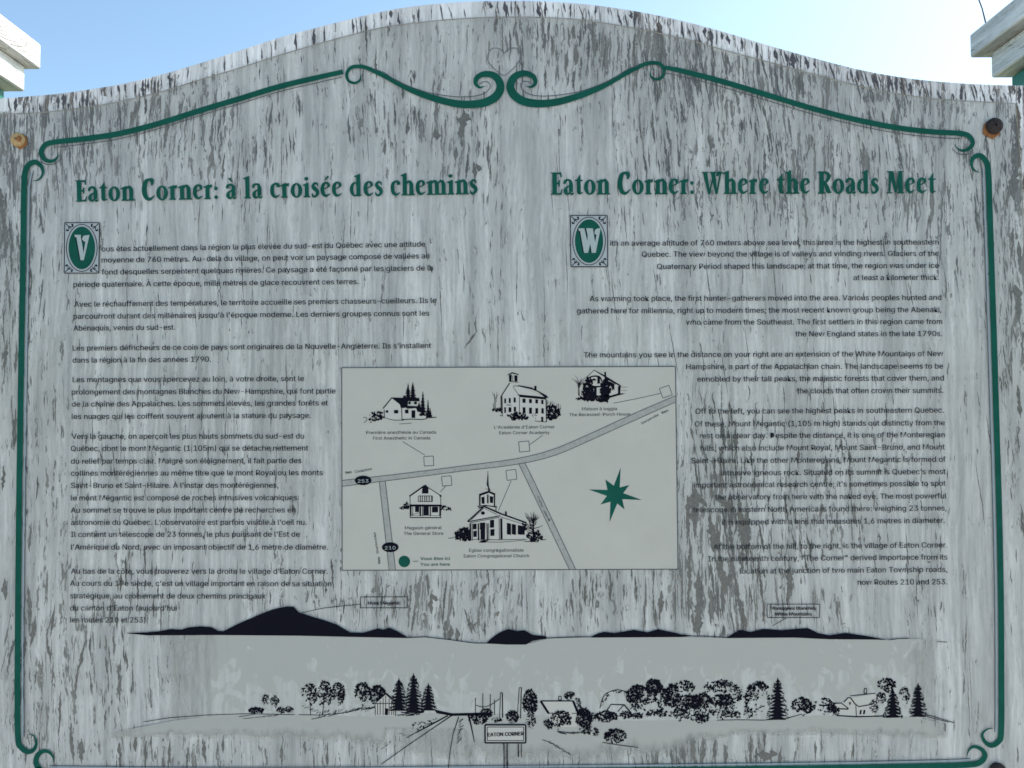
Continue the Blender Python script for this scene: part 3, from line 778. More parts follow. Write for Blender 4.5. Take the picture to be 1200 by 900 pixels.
LEFT = [
 [("ous êtes actuellement dans la région la plus élevée du sud-est du Québec avec une altitude",119,294.8,498,289),
  ("moyenne de 760 mètres. Au-delà du village, on peut voir un paysage composé de vallées au",119,307.8,503,302.8),
  ("fond desquelles serpentent quelques rivières. Ce paysage a été façonné par les glaciers de la",119,321.8,507,317),
  ("période quaternaire. À cette époque, mille mètres de glace recouvrent ces terres.",86,336.5,420,333)],
 [("Avec le réchauffement des températures, le territoire accueille ses premiers chasseurs-cueilleurs. Ils le",87,359.6,511,355),
  ("parcourront durant des millénaires jusqu'à l'époque moderne. Les derniers groupes connus sont les",86,373.8,503,370),
  ("Abénaquis, venus du sud-est.",86,387.6,205,386.4)],
 [("Les premiers défricheurs de ce coin de pays sont originaires de la Nouvelle-Angleterre. Ils s'installent",85,411,505,408),
  ("dans la région à la fin des années 1790.",85,425.2,247,424)],
 [("Les montagnes que vous apercevez au loin, à votre droite, sont le",85,448,356,446.6),
  ("prolongement des montagnes Blanches du New-Hampshire, qui font partie",84,462.4,393,461.2),
  ("de la chaîne des Appalaches. Les sommets élevés, les grandes forêts et",84,476.6,384,475.2),
  ("les nuages qui les coiffent souvent ajoutent à la stature du paysage.",84,491.2,364,489.8)],
 [("Vers la gauche, on aperçoit les plus hauts sommets du sud-est du",84,514.4,356,514),
  ("Québec, dont le mont Mégantic (1 105m) qui se détache nettement",83,528.7,361,528),
  ("du relief par temps clair. Malgré son éloignement, il fait partie des",83,543.5,353,542.8),
  ("collines montérégiennes au même titre que le mont Royal ou les monts",83,557.6,378,556.9),
  ("Saint-Bruno et Saint-Hilaire. À l'instar des montérégiennes,",83,572,326,571.6),
  ("le mont Mégantic est composé de roches intrusives volcaniques.",83,586.6,350,586.2),
  ("Au sommet se trouve le plus important centre de recherches en",83,600.9,346,600.6),
  ("astronomie du Québec. L'observatoire est parfois visible à l'oeil nu.",83,615.3,359,615),
  ("Il contient un télescope de 23 tonnes, le plus puissant de l'Est de",83,629.4,351,629),
  ("l'Amérique du Nord, avec un imposant objectif de 1,6 mètre de diamètre.",83,644.2,384,644.2)],
 [("Au bas de la côte, vous trouverez vers la droite le village d'Eaton Corner.",83,672.4,384,672.6),
  ("Au cours du 19e siècle, c'est un village important en raison de sa situation",82,686.6,388,687.2),
  ("stratégique, au croisement de deux chemins principaux",82,701.3,311,701.6),
  ("du canton d'Eaton (aujourd'hui",82,715.5,207,715.7),
  ("les routes 210 et 253).",82,729.5,173,729.6)]]
RIGHT = [
 [("ith an average altitude of 760 meters above sea level, this area is the highest in southeastern",715,288,1100,286.6),
  ("Quebec. The view beyond the village is of valleys and winding rivers. Glaciers of the",752,301,1100,300),
  ("Quaternary Period shaped this landscape: at that time, the region was under ice",770,315.4,1100,314),
  ("at least a kilometer thick.",1000,328.4,1100,328)],
 [("As warming took place, the first hunter-gatherers moved into the area. Various peoples hunted and",691,353,1103,351.6),
  ("gathered here for millennia, right up to modern times; the most recent known group being the Abenaki,",676,367.4,1103,365.8),
  ("who came from the Southeast. The first settlers in this region came from",804,380.6,1104,379.8),
  ("the New England states in the late 1790s.",932,394.3,1104,394)],
 [("The mountains you see in the distance on your right are an extension of the White Mountains of New",684,419,1105,417.4),
  ("Hampshire, a part of the Appalachian chain. The landscape seems to be",804,432.8,1105,432),
  ("ennobled by their tall peaks, the majestic forests that cover them, and",817,447.3,1106,446),
  ("the clouds that often crown their summits.",934,461,1105,460.5)],
 [("Off to the left, you can see the highest peaks in southeastern Quebec.",815,485,1106,483.6),
  ("Of these, Mount Megantic (1,105 m high) stands out distinctly from the",814,500,1107,498.4),
  ("rest on a clear day. Despite the distance, it is one of the Monteregian",820,513.8,1107,512.4),
  ("hills, which also include Mount Royal, Mount Saint-Bruno, and Mount",821,528.4,1107,526.8),
  ("Saint-Hilaire. Like the other Monteregians, Mount Megantic is formed of",810,543,1108,541.2),
  ("intrusive igneous rock. Situated on its summit is Quebec's most",845,557.3,1108,555.6),
  ("important astronomical research centre; it's sometimes possible to spot",813,571.6,1108,569.4),
  ("the observatory from here with the naked eye. The most powerful",838,585.6,1109,584.2),
  ("telescope in eastern North America is found there: weighing 23 tonnes,",812,600.5,1109,598.4),
  ("it is equipped with a lens that measures 1,6 metres in diameter.",846,615,1107,612.8)],
 [("At the bottom of the hill, to the right, is the village of Eaton Corner.",836,644,1110,641.6),
  ("In the nineteenth century, \"The Corner\" derived importance from its",830,658,1110,655.8),
  ("location at the junction of two main Eaton Township roads,",867,672.4,1110,670.2),
  ("now Routes 210 and 253.",1005,685.4,1110,684.8)]]
for block in LEFT + RIGHT:
    k = Ink()
    for (s, a, b, c_, d) in block:
        set_line(k, s, (a, b), (c_, d), 12.3, bold=.3)
    k.build('paragraph', MAT['text_ink'], sheet)

# ---- ornamental initials
def initial(x0, y0, x1, y1, ch, skew=0):
    W_, H_ = x1-x0, y1-y0; cx, cy = (x0+x1)/2, (y0+y1)/2
    b = Ink(); b.poly([(x0,y0),(x1,y0),(x1+skew,y1),(x0+skew,y1)]); base = b.build('ornamental_initial', MAT['frame_pale'], sheet)
    cx += skew/2
    k = Ink(1); k.rect([(x0,y0),(x1,y0),(x1+skew,y1),(x0+skew,y1)], .95)
    k.ring(cx, cy, W_*.455, H_*.475, .9)
    for sx in (-1, 1):
        for sy in (-1, 1):
            ox, oy = cx+sx*W_*.5-(skew*.5 if sy < 0 else -skew*.5), cy+sy*H_*.5
            q = lambda u, v: (ox-sx*u, oy-sy*v)
            k.stroke([q(1.2,1.2), q(7.5,7.2)], 1.0)
            k.stroke([q(2.2,7.5), q(2.6,9.4), q(4.6,8.8)], 1.6, 3); k.stroke([q(4.8,8.4), q(4.2,5)], .9)
            k.stroke([q(7.6,2.2), q(9.4,2.4), q(8.8,5)], 1.6, 3); k.stroke([q(8.6,5), q(5,4.4)], .9)
    k.build('initial_frame', MAT['black_ink'], base)
    k = Ink(2); k.ell(cx, cy, W_*.385, H_*.425, 32); k.build('initial_oval', MAT['green_ink'], base)
    for lay, off, mt in ((3, -1.1, MAT['black_ink']), (4, .1, MAT['letter_white'])):
        k = Ink(lay)
        X = lambda u, v: (cx+W_*(u-.5)+off, cy+H_*(v-.5)+(-off*.3 if off < 0 else 0))
        if ch == 'V':
            k.poly([X(.29,.24),X(.47,.24),X(.47,.29),X(.55,.60),X(.60,.38),X(.56,.37),X(.50,.33),X(.54,.26),X(.72,.24),X(.70,.31),X(.555,.745),X(.46,.745),X(.34,.29),X(.29,.28)])
        else:
            k.poly([X(.21,.25),X(.37,.25),X(.45,.50),X(.46,.40),X(.42,.25),X(.60,.25),X(.66,.52),X(.70,.38),X(.64,.36),X(.66,.28),X(.74,.25),X(.81,.25),X(.80,.30),X(.68,.73),X(.57,.73),X(.53,.55),X(.47,.73),X(.36,.73),X(.255,.31),X(.21,.29)])
        k.build('initial_letter' if lay == 4 else 'letter_shadow', mt, base)
initial(76, 261, 116.5, 320, 'V', -.8)
initial(668.5, 252.5, 711.5, 312.5, 'W', .6)

# ================================================================== MAP PANEL
b = Ink(0); b.poly([(400.5,431),(791.5,429.5),(794.5,667),(401,668.3)])
mp = b.build('map_panel', MAT['map'], sign)
k = Ink(1); k.rect([(400.5,431),(791.5,429.5),(794.5,667),(401,668.3)], 1.0); k.build('map_frame', MAT['thin_ink'], mp)
def road(up, lo):
    k = Ink(1); n_ = 24
    def res(P):
        P = catmull(P, 6) if len(P) > 2 else [(P[0][0]+(P[1][0]-P[0][0])*i/12, P[0][1]+(P[1][1]-P[0][1])*i/12) for i in range(13)]
        # resample evenly
        d = [0]
        for i in range(1, len(P)): d.append(d[-1]+math.hypot(P[i][0]-P[i-1][0], P[i][1]-P[i-1][1]))
        out = []
        for j in range(n_+1):
            t = d[-1]*j/n_; i = 1
            while i < len(P)-1 and d[i] < t: i += 1
            f_ = (t-d[i-1])/max(d[i]-d[i-1], 1e-9); out.append((P[i-1][0]+(P[i][0]-P[i-1][0])*f_, P[i-1][1]+(P[i][1]-P[i-1][1])*f_))
        return out
    A, B_ = res(up), res(lo)
    k.strip(A, B_); r_ = k.build('map_road', MAT['road'], mp)
    t = Ink(2); t.stroke(A, .75); t.stroke(B_, .75); t.build('road_edge', MAT['thin_ink'], r_) if False else None
    return t
rl = Ink(3)
def add_lines(t): 
    b = len(rl.v); rl.v += t.v; rl.f += [tuple(b+i for i in f) for f in t.f]
add_lines(road([(401,563),(450,557.5),(500,551.5),(550,545),(590,540),(620,534.5),(650,526),(690,509),(740,486),(792,463.5)],
     [(401,570),(450,563.8),(500,557.5),(550,551),(590,546.5),(625,540.5),(655,532),(695,514.5),(745,492),(792,471)]))
add_lines(road([(444.5,565),(456,668)], [(451.5,564),(463.5,668)]))
add_lines(road([(607,544),(612,552),(667,667)], [(614,542.5),(620,552),(674.5,667)]))
rl.build('road_edge_line', MAT['thin_ink'], mp)
def square(cx, cy, s_, rot, k):
    pts = [(cx+s_*(math.cos(rot)*u-math.sin(rot)*v), cy+s_*(math.sin(rot)*u+math.cos(rot)*v)) for u, v in ((-1,-1),(1,-1),(1,1),(-1,1))]
    k.rect(pts, .8)
for (cx, cy, s_, rt_, ln) in [(502.5,540.3,5.6,-.05,[(472,517.5),(498,533.5)]),(523.5,563.6,5.6,-.1,[(522,570),(516,576.5)]),(599.3,556.5,5.8,-.12,[(599,563.5),(584,598.5)]),
      (614.3,523.3,6,-.1,[(636,510),(621,521)]),(780.3,459,5.9,-.35,[(719,472.5),(745,467.5),(774,461)])]:
    k = Ink(1); square(cx, cy, s_, rt_, k); k.stroke(ln, .7); k.build('map_marker', MAT['thin_ink'], mp)
# captions
def caption(lines, em=7.2, mat='cap_ink', nm='caption', bold=.15):
    k = Ink(1)
    for (s, a, b_, c_, d) in lines: set_line(k, s, (a, b_), (c_, d), em, bold=bold)
    k.build(nm, MAT[mat], mp)
caption([("Première anesthésie au Canada",429,508.7,511,508.2),("First Anesthetic in Canada",437,515.3,504,515)])
caption([("L'Académie d'Eaton Corner",579,502.5,650,502),("Eaton Corner Academy",585,509,644,508.6)])
caption([("Maison à loggia",682,481,723,480.6),("The Recessed-Porch House",667,487.8,738.5,487)])
caption([("Magasin général",474.5,620.5,517.5,620.2),("The General Store",473,627,519.5,626.8)])
caption([("Église congrégationaliste",549.5,646.8,613.5,646.5),("Eaton Congregational Church",543.5,653.4,620,653)])
caption([("Vous êtes ici",492.5,656.4,527,656.2),("You are here",492.5,663.2,527,663)], 7.2, 'green_ink', bold=.3)
caption([("Cookshire",416,554.4,436,550.8)], 6); caption([("Vers",404.5,555.6,412,554.4)], 6, bold=.5)
caption([("Sherbrooke",444,648.5,440,624)], 5.6); caption([("Vers",446,661,445,653)], 5.6, bold=.5)
caption([("Sawyerville",752,497.5,772,487)], 5.6); caption([("Vers",775.5,485.5,783,482)], 5.6, bold=.5)
caption([("Chemin",629,582,635,595)], 5); caption([("Jordan Hill",636.5,598.5,643,611)], 5, bold=.4)
k = Ink(2); k.stroke([(484,658),(490,657.5)], .7); k.build('leader_line', MAT['thin_ink'], mp)
# route badges
for (cx, cy, rx, ry, s_) in ((425.5,563,9.8,5.6,'253'), (457.3,641.3,9.8,5.8,'210')):
    k = Ink(3); k.ell(cx, cy, rx, ry, 24); bd = k.build('route_badge', MAT['black_ink'], mp)
    k = Ink(4); set_line(k, s_, (cx-6.3, cy+2.7), (cx+6.3, cy+2.5), 7.6); k.build('badge_number', MAT['letter_white'], mp)
k = Ink(1); k.ell(473.8, 658, 6.8, 6.8, 28); k.build('location_dot', MAT['green_ink'], mp)
k = Ink(1)
stx = lambda x, y: (690+x/12, 540+y/12)
k.poly([stx(*p) for p in [(448,95),(435,375),(570,340),(485,455),(745,550),(470,540),(503,685),(400,600),(293,860),(305,575),(165,615),(255,495),(0,403),(262,410),(232,262),(352,350)]])
k.build('compass_star', MAT['green_ink'], mp)

# ---- line drawings of the buildings
def mk(ox, oy, s): return lambda *P: [(ox+x/s, oy+y/s) for x, y in P]
def clumps(k, pts, n, r0, r1, seed, rim=.0):
    """many small leaf-like dabs inside a polygonal region"""
    rr = random.Random(seed)
    xs = [p[0] for p in pts]; ys = [p[1] for p in pts]
    def inside(x, y):
        c = False
        for i in range(len(pts)):
            (xa, ya), (xb, yb) = pts[i], pts[i-1]
            if (ya > y) != (yb > y) and x < (xb-xa)*(y-ya)/(yb-ya)+xa: c = not c
        return c
    m_ = 0; tries = 0
    while m_ < n and tries < n*30:
        tries += 1
        x, y = rr.uniform(min(xs), max(xs)), rr.uniform(min(ys), max(ys))
        if not inside(x, y): continue
        r_ = rr.uniform(r0, r1); a = rr.uniform(0, 3.14)
        q = []
        for j in range(6):
            t = j*math.pi/3; rad = r_*(1+rr.uniform(-.35, .35))
            u, v = rad*1.3*math.cos(t), rad*.75*math.sin(t)
            q.append((x+u*math.cos(a)-v*math.sin(a), y+u*math.sin(a)+v*math.cos(a)))
        k.poly(q); m_ += 1
def conifer(k, cx, yt, yb, hw, seed=0, dense=True):
    rr = random.Random(seed); n = max(6, int((yb-yt)/3.7))
    L, Rr = [], []
    for i in range(n):
        t = i/n; y = yt+(yb-yt)*t; t2 = (i+.85)/n; y2 = yt+(yb-yt)*t2
        wi = hw*(t**.8)*.30+.25
        for S, sg in ((L, -1), (Rr, 1)):
            wo = hw*(.10+.90*t2**.8)*rr.uniform(.8, 1.15)
            S += [(cx+sg*wi, y), (cx+sg*wo, y2+rr.uniform(-.3, .9)), (cx+sg*wo*.8, y2+rr.uniform(.5, 1.0))]
    k.strip(L, Rr)
    k.stroke([(cx, yt-1.4), (cx, yt+1)], .8)
    if hw > 6:
        for i in range(int(hw*7)):
            t = rr.uniform(.1, 1); sg = rr.choice((-1, 1)); x = cx+sg*hw*(.1+.9*t**.8)*rr.uniform(.75, 1.12); y = yt+(yb-yt)*t
            k.poly([(x-rr.uniform(.6, 1.6), y), (x, y-.6), (x+rr.uniform(.6, 1.6), y+.5), (x, y+.8)])
def crown(k, cx, cy, rx, ry, seed, fill=.5, n=60, side=1):
    """drawn broadleaf tree: dark dabs round the rim and on one side, paper left bare inside"""
    rr = random.Random(seed)
    for i in range(int(n*1.7)):
        a = rr.uniform(0, 2*math.pi); r_ = math.sqrt(rr.uniform(0, 1))
        x, y = math.cos(a)*r_, math.sin(a)*r_
        p = fill*.85 + .35*x*side + (.55 if r_ > .82 and y < .3 else 0) - .25*(y > .55) - .1*y
        p += .5*mnoise.noise(Vector((x*2.3+seed, y*2.3, seed*1.7)))
        if rr.random() > p: continue
        px, py = cx+x*rx*rr.uniform(.92, 1.1), cy+y*ry*rr.uniform(.92, 1.1)
        s_ = rr.uniform(.3, 1.05)*min(1.4, rx/9+.4)
        b = rr.uniform(0, 3.14); q = []
        for j in range(5):
            t = j*2*math.pi/5; rad = s_*(1+rr.uniform(-.4, .4))
            u, v = rad*1.25*math.cos(t), rad*.7*math.sin(t)
            q.append((px+u*math.cos(b)-v*math.sin(b), py+u*math.sin(b)+v*math.cos(b)))
        k.poly(q)
def hatch(k, p0, p1, n, dx, dy, seed, w=.6):
    rr = random.Random(seed)
    for i in range(n):
        t = (i+.5)/n; x = p0[0]+(p1[0]-p0[0])*t+rr.uniform(-1, 1); y = p0[1]+(p1[1]-p0[1])*t+rr.uniform(-.8, .8)
        k.stroke([(x, y), (x+dx*rr.uniform(.5, 1.2), y+dy*rr.uniform(.5, 1.2))], w*rr.uniform(.7, 1.3))

def done(k, nm, parent=None, mat='black_ink', label=None): return k.build(nm, MAT[mat], parent or mp, label)
PAPER = simple('paper_white', (.54, .505, .44), .5); MAT['paper'] = PAPER
# 1 anaesthesia house
q = mk(420, 440, 11.25)
p_ = Ink(1); p_.poly(q((330,450),(440,300),(570,400),(780,400),(890,480),(900,575),(340,575))); done(p_, 'house_wall', mat='paper')
k = Ink(2)
k.stroke(q((325,435),(440,295)), 1.2); k.stroke(q((440,295),(600,300)), 1)
k.poly(q((430,290),(470,295),(640,425),(560,430),(545,380)))
k.poly(q((470,295),(620,300),(640,340),(640,430),(560,400))); 
k.poly(q((590,265),(625,265),(625,310),(590,310)))
k.poly(q((620,300),(800,295),(810,340),(655,340),(650,400),(780,405),(800,350),(830,440),(890,480),(780,480),(760,430),(640,440)))
k.poly(q((660,345),(690,345),(690,380),(660,380))); k.poly(q((735,345),(770,345),(770,380),(735,380)))
k.stroke(q((570,420),(575,590)), .9); k.stroke(q((340,450),(345,560)), .8)
k.poly(q((360,460),(395,460),(395,490),(360,490))); k.poly(q((470,455),(525,455),(525,500),(470,500)))
k.poly(q((615,450),(660,450),(660,500),(615,500))); k.poly(q((700,460),(750,460),(750,560),(700,560))); k.poly(q((815,500),(840,500),(840,535),(815,535)))
k.stroke(q((580,580),(690,575),(840,580),(900,570)), 1.0); k.stroke(q((350,560),(470,590),(600,590)), .6); k.stroke(q((890,480),(900,575)), .9)
k.stroke(q((900,560),(1030,550)), .9); k.stroke(q((540,640),(700,630)), .5)
k.stroke(q((60,560),(100,550),(110,590),(70,625)), .6, 3)
clumps(k, q((150,520),(210,480),(330,475),(335,560),(150,620),(130,590)), 60, .7, 1.5, 5)
done(k, 'house_drawing')
k = Ink(2); conifer(k, *q((655,120))[0], 467, 4.2, 1); conifer(k, *q((718,105))[0], 467, 4.6, 2); conifer(k, *q((850,230))[0], 487, 4.6, 3); conifer(k, *q((918,340))[0], 489, 2.6, 4); conifer(k, *q((945,450))[0], 489, 3, 5)
done(k, 'tree_drawing')
# 2 academy
q = mk(570, 430, 10.59)
p_ = Ink(1); p_.poly(q((195,350),(290,200),(400,240),(740,380),(745,680),(540,650),(200,600))); done(p_, 'house_wall', mat='paper')
k = Ink(2)
k.poly(q((262,95),(320,65),(402,90),(400,100),(320,82),(265,105))); k.poly(q((280,100),(315,95),(310,180),(282,180))); k.poly(q((345,105),(385,105),(385,180),(350,180)))
k.stroke(q((280,180),(395,190)), .7); k.stroke(q((325,110),(325,180)), .5)
k.stroke(q((290,200),(195,345),(185,350)), 1.1); k.stroke(q((195,350),(200,595)), .8); k.stroke(q((182,360),(185,560)), 1.2)
k.poly(q((395,225),(560,255),(750,355),(770,385),(735,385),(640,310),(570,280),(400,240)))
k.poly(q((595,235),(622,235),(622,285),(595,285)))
k.poly(q((385,340),(740,375),(740,405),(420,375))); k.stroke(q((400,240),(330,235)), .7); k.stroke(q((330,250),(405,350)), .5); k.stroke(q((410,370),(410,560)), .7); k.stroke(q((740,400),(745,685)), 1.1)
for (x0, y0, w_, h_) in [(222,390,22,60),(278,385,24,62),(338,378,26,62),(222,500,20,70),(275,500,35,60),(340,495,28,60),(448,392,38,52),(530,398,34,50),(608,402,32,50),(680,408,28,52),(450,500,35,75),(530,505,35,75),(608,510,34,68),(682,512,30,66),(680,618,26,60)]:
    k.poly(q((x0,y0),(x0+w_,y0+2),(x0+w_,y0+h_+2),(x0,y0+h_)))
k.stroke(q((250,470),(310,475)), .8); k.stroke(q((600,670),(745,685)), .6)
clumps(k, q((250,590),(330,560),(450,570),(520,620),(520,645),(270,650)), 60, .9, 1.8, 8)
clumps(k, q((570,590),(600,560),(640,620),(580,665)), 10, .4, .9, 9)
done(k, 'house_drawing')
k = Ink(2)
clumps(k, q((750,500),(800,470),(870,490),(920,590),(850,650),(760,660)), 90, .9, 1.9, 10)
hatch(k, q((750,470))[0], q((930,540))[0], 14, .6, -6, 3, .4)
done(k, 'tree_drawing'); k = Ink(2)
clumps(k, q((80,530),(150,500),(190,520),(190,565),(80,550)), 26, .6, 1.3, 11)
k.stroke(q((108,540),(105,400),(100,320)), [1.1,.7,.3]); k.stroke(q((110,400),(150,340)), [.6,.3]); k.stroke(q((103,380),(70,310)), [.5,.3]); k.stroke(q((120,440),(130,310)), [.5,.3]); k.stroke(q((88,540),(85,450)), .5)
k.stroke(q((170,605),(205,605)), .9)
done(k, 'tree_drawing')
# 3 recessed porch house
q = mk(660, 430, 12)
p_ = Ink(1); p_.poly(q((340,140),(435,50),(570,120),(800,280),(780,400),(290,440),(290,200))); done(p_, 'house_wall', mat='paper')
k = Ink(2)
k.stroke(q((335,140),(435,45)), .7); k.stroke(q((435,45),(580,130),(810,270)), [.8,1.8,1.6]); k.stroke(q((600,160),(740,245)), .6)
k.poly(q((578,70),(602,70),(605,140),(580,135)))
k.stroke(q((350,160),(400,135),(470,130),(520,150),(550,220)), [1.5,1.6,1.8,1.8,1.2], 4)
k.poly(q((480,140),(515,150),(520,230),(480,240))); k.poly(q((385,190),(430,160),(470,180),(465,190),(400,195)))
k.poly(q((400,265),(530,268),(535,285),(470,290),(470,400),(510,420),(440,440),(430,400),(435,290),(400,285)))
clumps(k, q((290,240),(350,150),(390,170),(430,290),(430,400),(420,470),(330,470),(280,380)), 150, 1.2, 2.0, 20)
clumps(k, q((555,220),(590,150),(640,200),(660,330),(640,420),(620,490),(530,490),(530,290)), 150, 1.2, 2.0, 21)
clumps(k, q((430,400),(520,400),(560,450),(620,480),(520,490),(440,470)), 40, .8, 1.4, 22)
k.poly(q((640,200),(720,240),(720,330),(690,300),(640,230))); k.stroke(q((700,240),(690,330)), 1.2); k.poly(q((770,270),(810,275),(800,380),(770,380)))
k.poly(q((640,410),(780,370),(880,375),(780,400),(640,440))); k.poly(q((640,300),(670,300),(670,370),(640,370)))
clumps(k, q((170,455),(230,420),(330,420),(340,480),(280,465)), 34, .7, 1.3, 23)
k.stroke(q((800,280),(900,285)), .4); k.stroke(q((820,330),(900,335)), .3)
done(k, 'house_drawing')
k = Ink(2); k.stroke(q((222,405),(218,260)), [1.6,1.0]); rr_ = random.Random(3)
for i in range(20):
    a = rr_.uniform(-1.2, 1.2); L = rr_.uniform(40, 150); x, y = 218+rr_.uniform(-4, 4), rr_.uniform(220, 310)
    k.stroke(q((x, y), (x+math.sin(a)*L*.4+6, y-math.cos(a)*L*.5), (x+math.sin(a)*L, y-math.cos(a)*L)), [.55,.4,.2])
k.stroke(q((260,400),(262,330)), .7)
done(k, 'tree_drawing')
# 4 general store
q = mk(460, 550, 10.59)
p_ = Ink(1); p_.poly(q((215,330),(400,205),(600,330),(600,595),(215,595))); done(p_, 'house_wall', mat='paper')
k = Ink(2)
k.stroke(q((210,335),(400,200)), 1.6); k.stroke(q((400,200),(595,325)), .8); k.ell(*q((595,330))[0], 1.4, 1.2, 8)
k.poly(q((370,220),(410,190),(445,230),(445,300),(365,300)))
k.rect(q((320,330),(495,330),(495,400),(320,400)), .7)
for x in (345, 370, 400, 425, 455, 485): k.stroke(q((x,332),(x,398)), .9)
k.stroke(q((218,330),(218,595)), .7); k.stroke(q((598,330),(598,600)), .7)
k.poly(q((212,435),(608,438),(608,462),(212,462))); k.stroke(q((215,597),(605,600)), 1.1); k.stroke(q((220,570),(600,575)), .4)
for x, w_ in ((228,1.3),(250,.6),(345,1.8),(375,1.0),(470,1.2),(590,1.8)): k.stroke(q((x,455),(x,580)), w_)
k.poly(q((385,460),(450,460),(450,570),(385,570))); k.poly(q((280,462),(330,462),(330,530),(280,530))); k.poly(q((490,465),(565,465),(565,535),(490,535)))
k.stroke(q((240,560),(340,540)), .5)
clumps(k, q((80,480),(130,450),(180,410),(212,440),(212,490),(90,492)), 44, .6, 1.3, 30)
clumps(k, q((608,450),(680,465),(760,500),(740,510),(608,505)), 34, .6, 1.2, 31)
done(k, 'house_drawing')
# 5 church
q = mk(525, 545, 7.825)
p_ = Ink(1); p_.poly(q((200,520),(330,380),(470,440),(720,540),(720,680),(210,690))); p_.poly(q((285,250),(430,260),(430,400),(290,390))); done(p_, 'house_wall', mat='paper')
k = Ink(2)
k.stroke(q((366,55),(363,120),(360,180),(385,235)), [.4,.7,1.4,1.4]); k.stroke(q((366,55),(370,180),(375,235)), [.4,.8,2.0]); k.stroke(q((345,215),(362,225)), .5)
k.poly(q((283,265),(375,235),(435,262),(432,280),(375,255),(290,285)))
k.poly(q((285,270),(300,270),(298,370),(285,370))); k.poly(q((305,295),(335,290),(335,355),(310,355))); k.poly(q((358,270),(372,270),(372,350),(358,350))); k.poly(q((382,285),(415,290),(412,350),(385,345))); k.poly(q((420,270),(432,270),(432,390),(420,385)))
k.stroke(q((270,380),(340,370),(450,385)), 1.2); k.stroke(q((280,395),(320,385)), 1.4); k.stroke(q((440,390),(440,420)), .8)
k.stroke(q((180,518),(330,380)), 1.5); k.stroke(q((330,378),(480,445)), 1.9); k.stroke(q((215,500),(330,395),(450,455)), .6); k.stroke(q((180,520),(480,465)), 1.2); k.stroke(q((200,530),(470,480)), .7)
k.ell(*q((320,440))[0], 2.4, 2.1, 12)
k.stroke(q((480,445),(720,530)), 1.7); k.stroke(q((480,475),(700,545)), .6); k.poly(q((522,425),(538,425),(540,465),(524,460)))
for x, w_ in ((205,1.8),(222,.7),(278,1.6),(300,.8),(358,1.4),(372,.7),(468,.8),(488,2.6)): k.stroke(q((x,535 if x < 400 else 490),(x+3,690 if x < 470 else 680)), w_)
for (x0, y0, w_, h_) in [(228,540,34,50),(232,605,32,55),(292,530,50,60),(300,590,40,90),(385,505,38,70),(388,590,38,60)]: k.poly(q((x0,y0),(x0+w_,y0-4),(x0+w_,y0+h_-2),(x0,y0+h_)))
for x0 in (540, 585, 640, 665): k.poly(q((x0,530+(x0-540)*.2),(x0+38,538+(x0-540)*.2),(x0+38,640),(x0,635)))
k.stroke(q((200,690),(260,680),(480,685),(720,680)), .6); k.poly(q((280,710),(320,685),(370,690),(340,712))); k.stroke(q((350,705),(480,708),(700,690)), .45); k.stroke(q((0,672),(60,665)), .6)
clumps(k, q((70,620),(110,585),(200,575),(205,690),(70,685)), 110, 1.0, 1.9, 40)
clumps(k, q((680,530),(720,530),(720,590),(690,610)), 20, .7, 1.3, 41)
done(k, 'house_drawing')
k = Ink(2); k.stroke(q((785,690),(783,560),(780,440)), [2.4,1.4,.4]); rr_ = random.Random(8)
for i in range(34):
    a = rr_.uniform(-1.3, 1.3); L = rr_.uniform(30, 110); x, y = 783+rr_.uniform(-5, 5), rr_.uniform(500, 640)
    k.stroke(q((x, y), (x+math.sin(a)*L*.6, y-math.cos(a)*L*.4), (x+math.sin(a)*L, y-math.cos(a)*L)), [.9,.6,.3])
clumps(k, q((725,640),(770,610),(830,600),(880,680),(780,700),(730,680)), 70, .8, 1.7, 42)
k.stroke(q((700,700),(830,705)), .7); k.stroke(q((840,680),(900,685)), .6)
done(k, 'tree_drawing')

# ================================================================== LANDSCAPE DRAWING
land = Ink(0)
sky_line = [(150,742),(173,744.3),(260,744.3),(350,745),(411,746.4),(479,747.6),(498,746.6),(525,749.4),(555,753.6),(594,755.2),(617,755),(642,748.3),(693,746.8),(798,746.4),(853,747.6),(931,747.2),(1022,749.6),(1065,748.6),(1118,749.4)]
grd = [(150,856),(200,846),(250,840),(300,838),(360,839),(440,841),(520,836),(620,838),(700,846),(800,845),(870,845),(920,842),(960,839),(1010,843),(1060,840),(1118,850)]
A = [(x, lerp_px(sky_line, x)) for x in range(150, 1119, 8)]
B_ = [(x, lerp_px(grd, x)) for x in range(150, 1119, 8)]
land.strip(A, B_)
ls = land.build('landscape_print', MAT['valley'], sign)
ls['label'] = 'worn grey valley print with black skyline and village'
# lower field
vs = []; fd = []; fs = []
cols = list(range(130, 1112, 9)); rows = 8
for x in cols:
    yt = lerp_px(grd, x)-1
    yb = lerp_px([(130,865),(300,866),(400,868),(500,888),(620,897),(760,890),(860,862),(960,862),(1111,866)], x)
    for j in range(rows+1):
        t = j/rows; X, Z = xz(x, yt+(yb-yt)*t, YI-.0001); vs.append((X, YI-.0001, Z))
        e = 0 if t < .35 else (t-.35)/.65
        if x > 1070: e = max(e, (x-1070)/45)
        if x < 200: e = max(e, (200-x)/90)
        if 450 < x < 545: e = max(e, .75 if t > .25 else e)
        fd.append(min(e, 1))
for i in range(len(cols)-1):
    for j in range(rows):
        a = i*(rows+1)+j; fs.append((a, a+1, a+rows+2, a+rows+1))
fo = link_mesh('field_print', vs, fs, MAT['field'], ls)
a_ = fo.data.attributes.new('fade', 'FLOAT', 'POINT'); a_.data.foreach_set('value', fd)
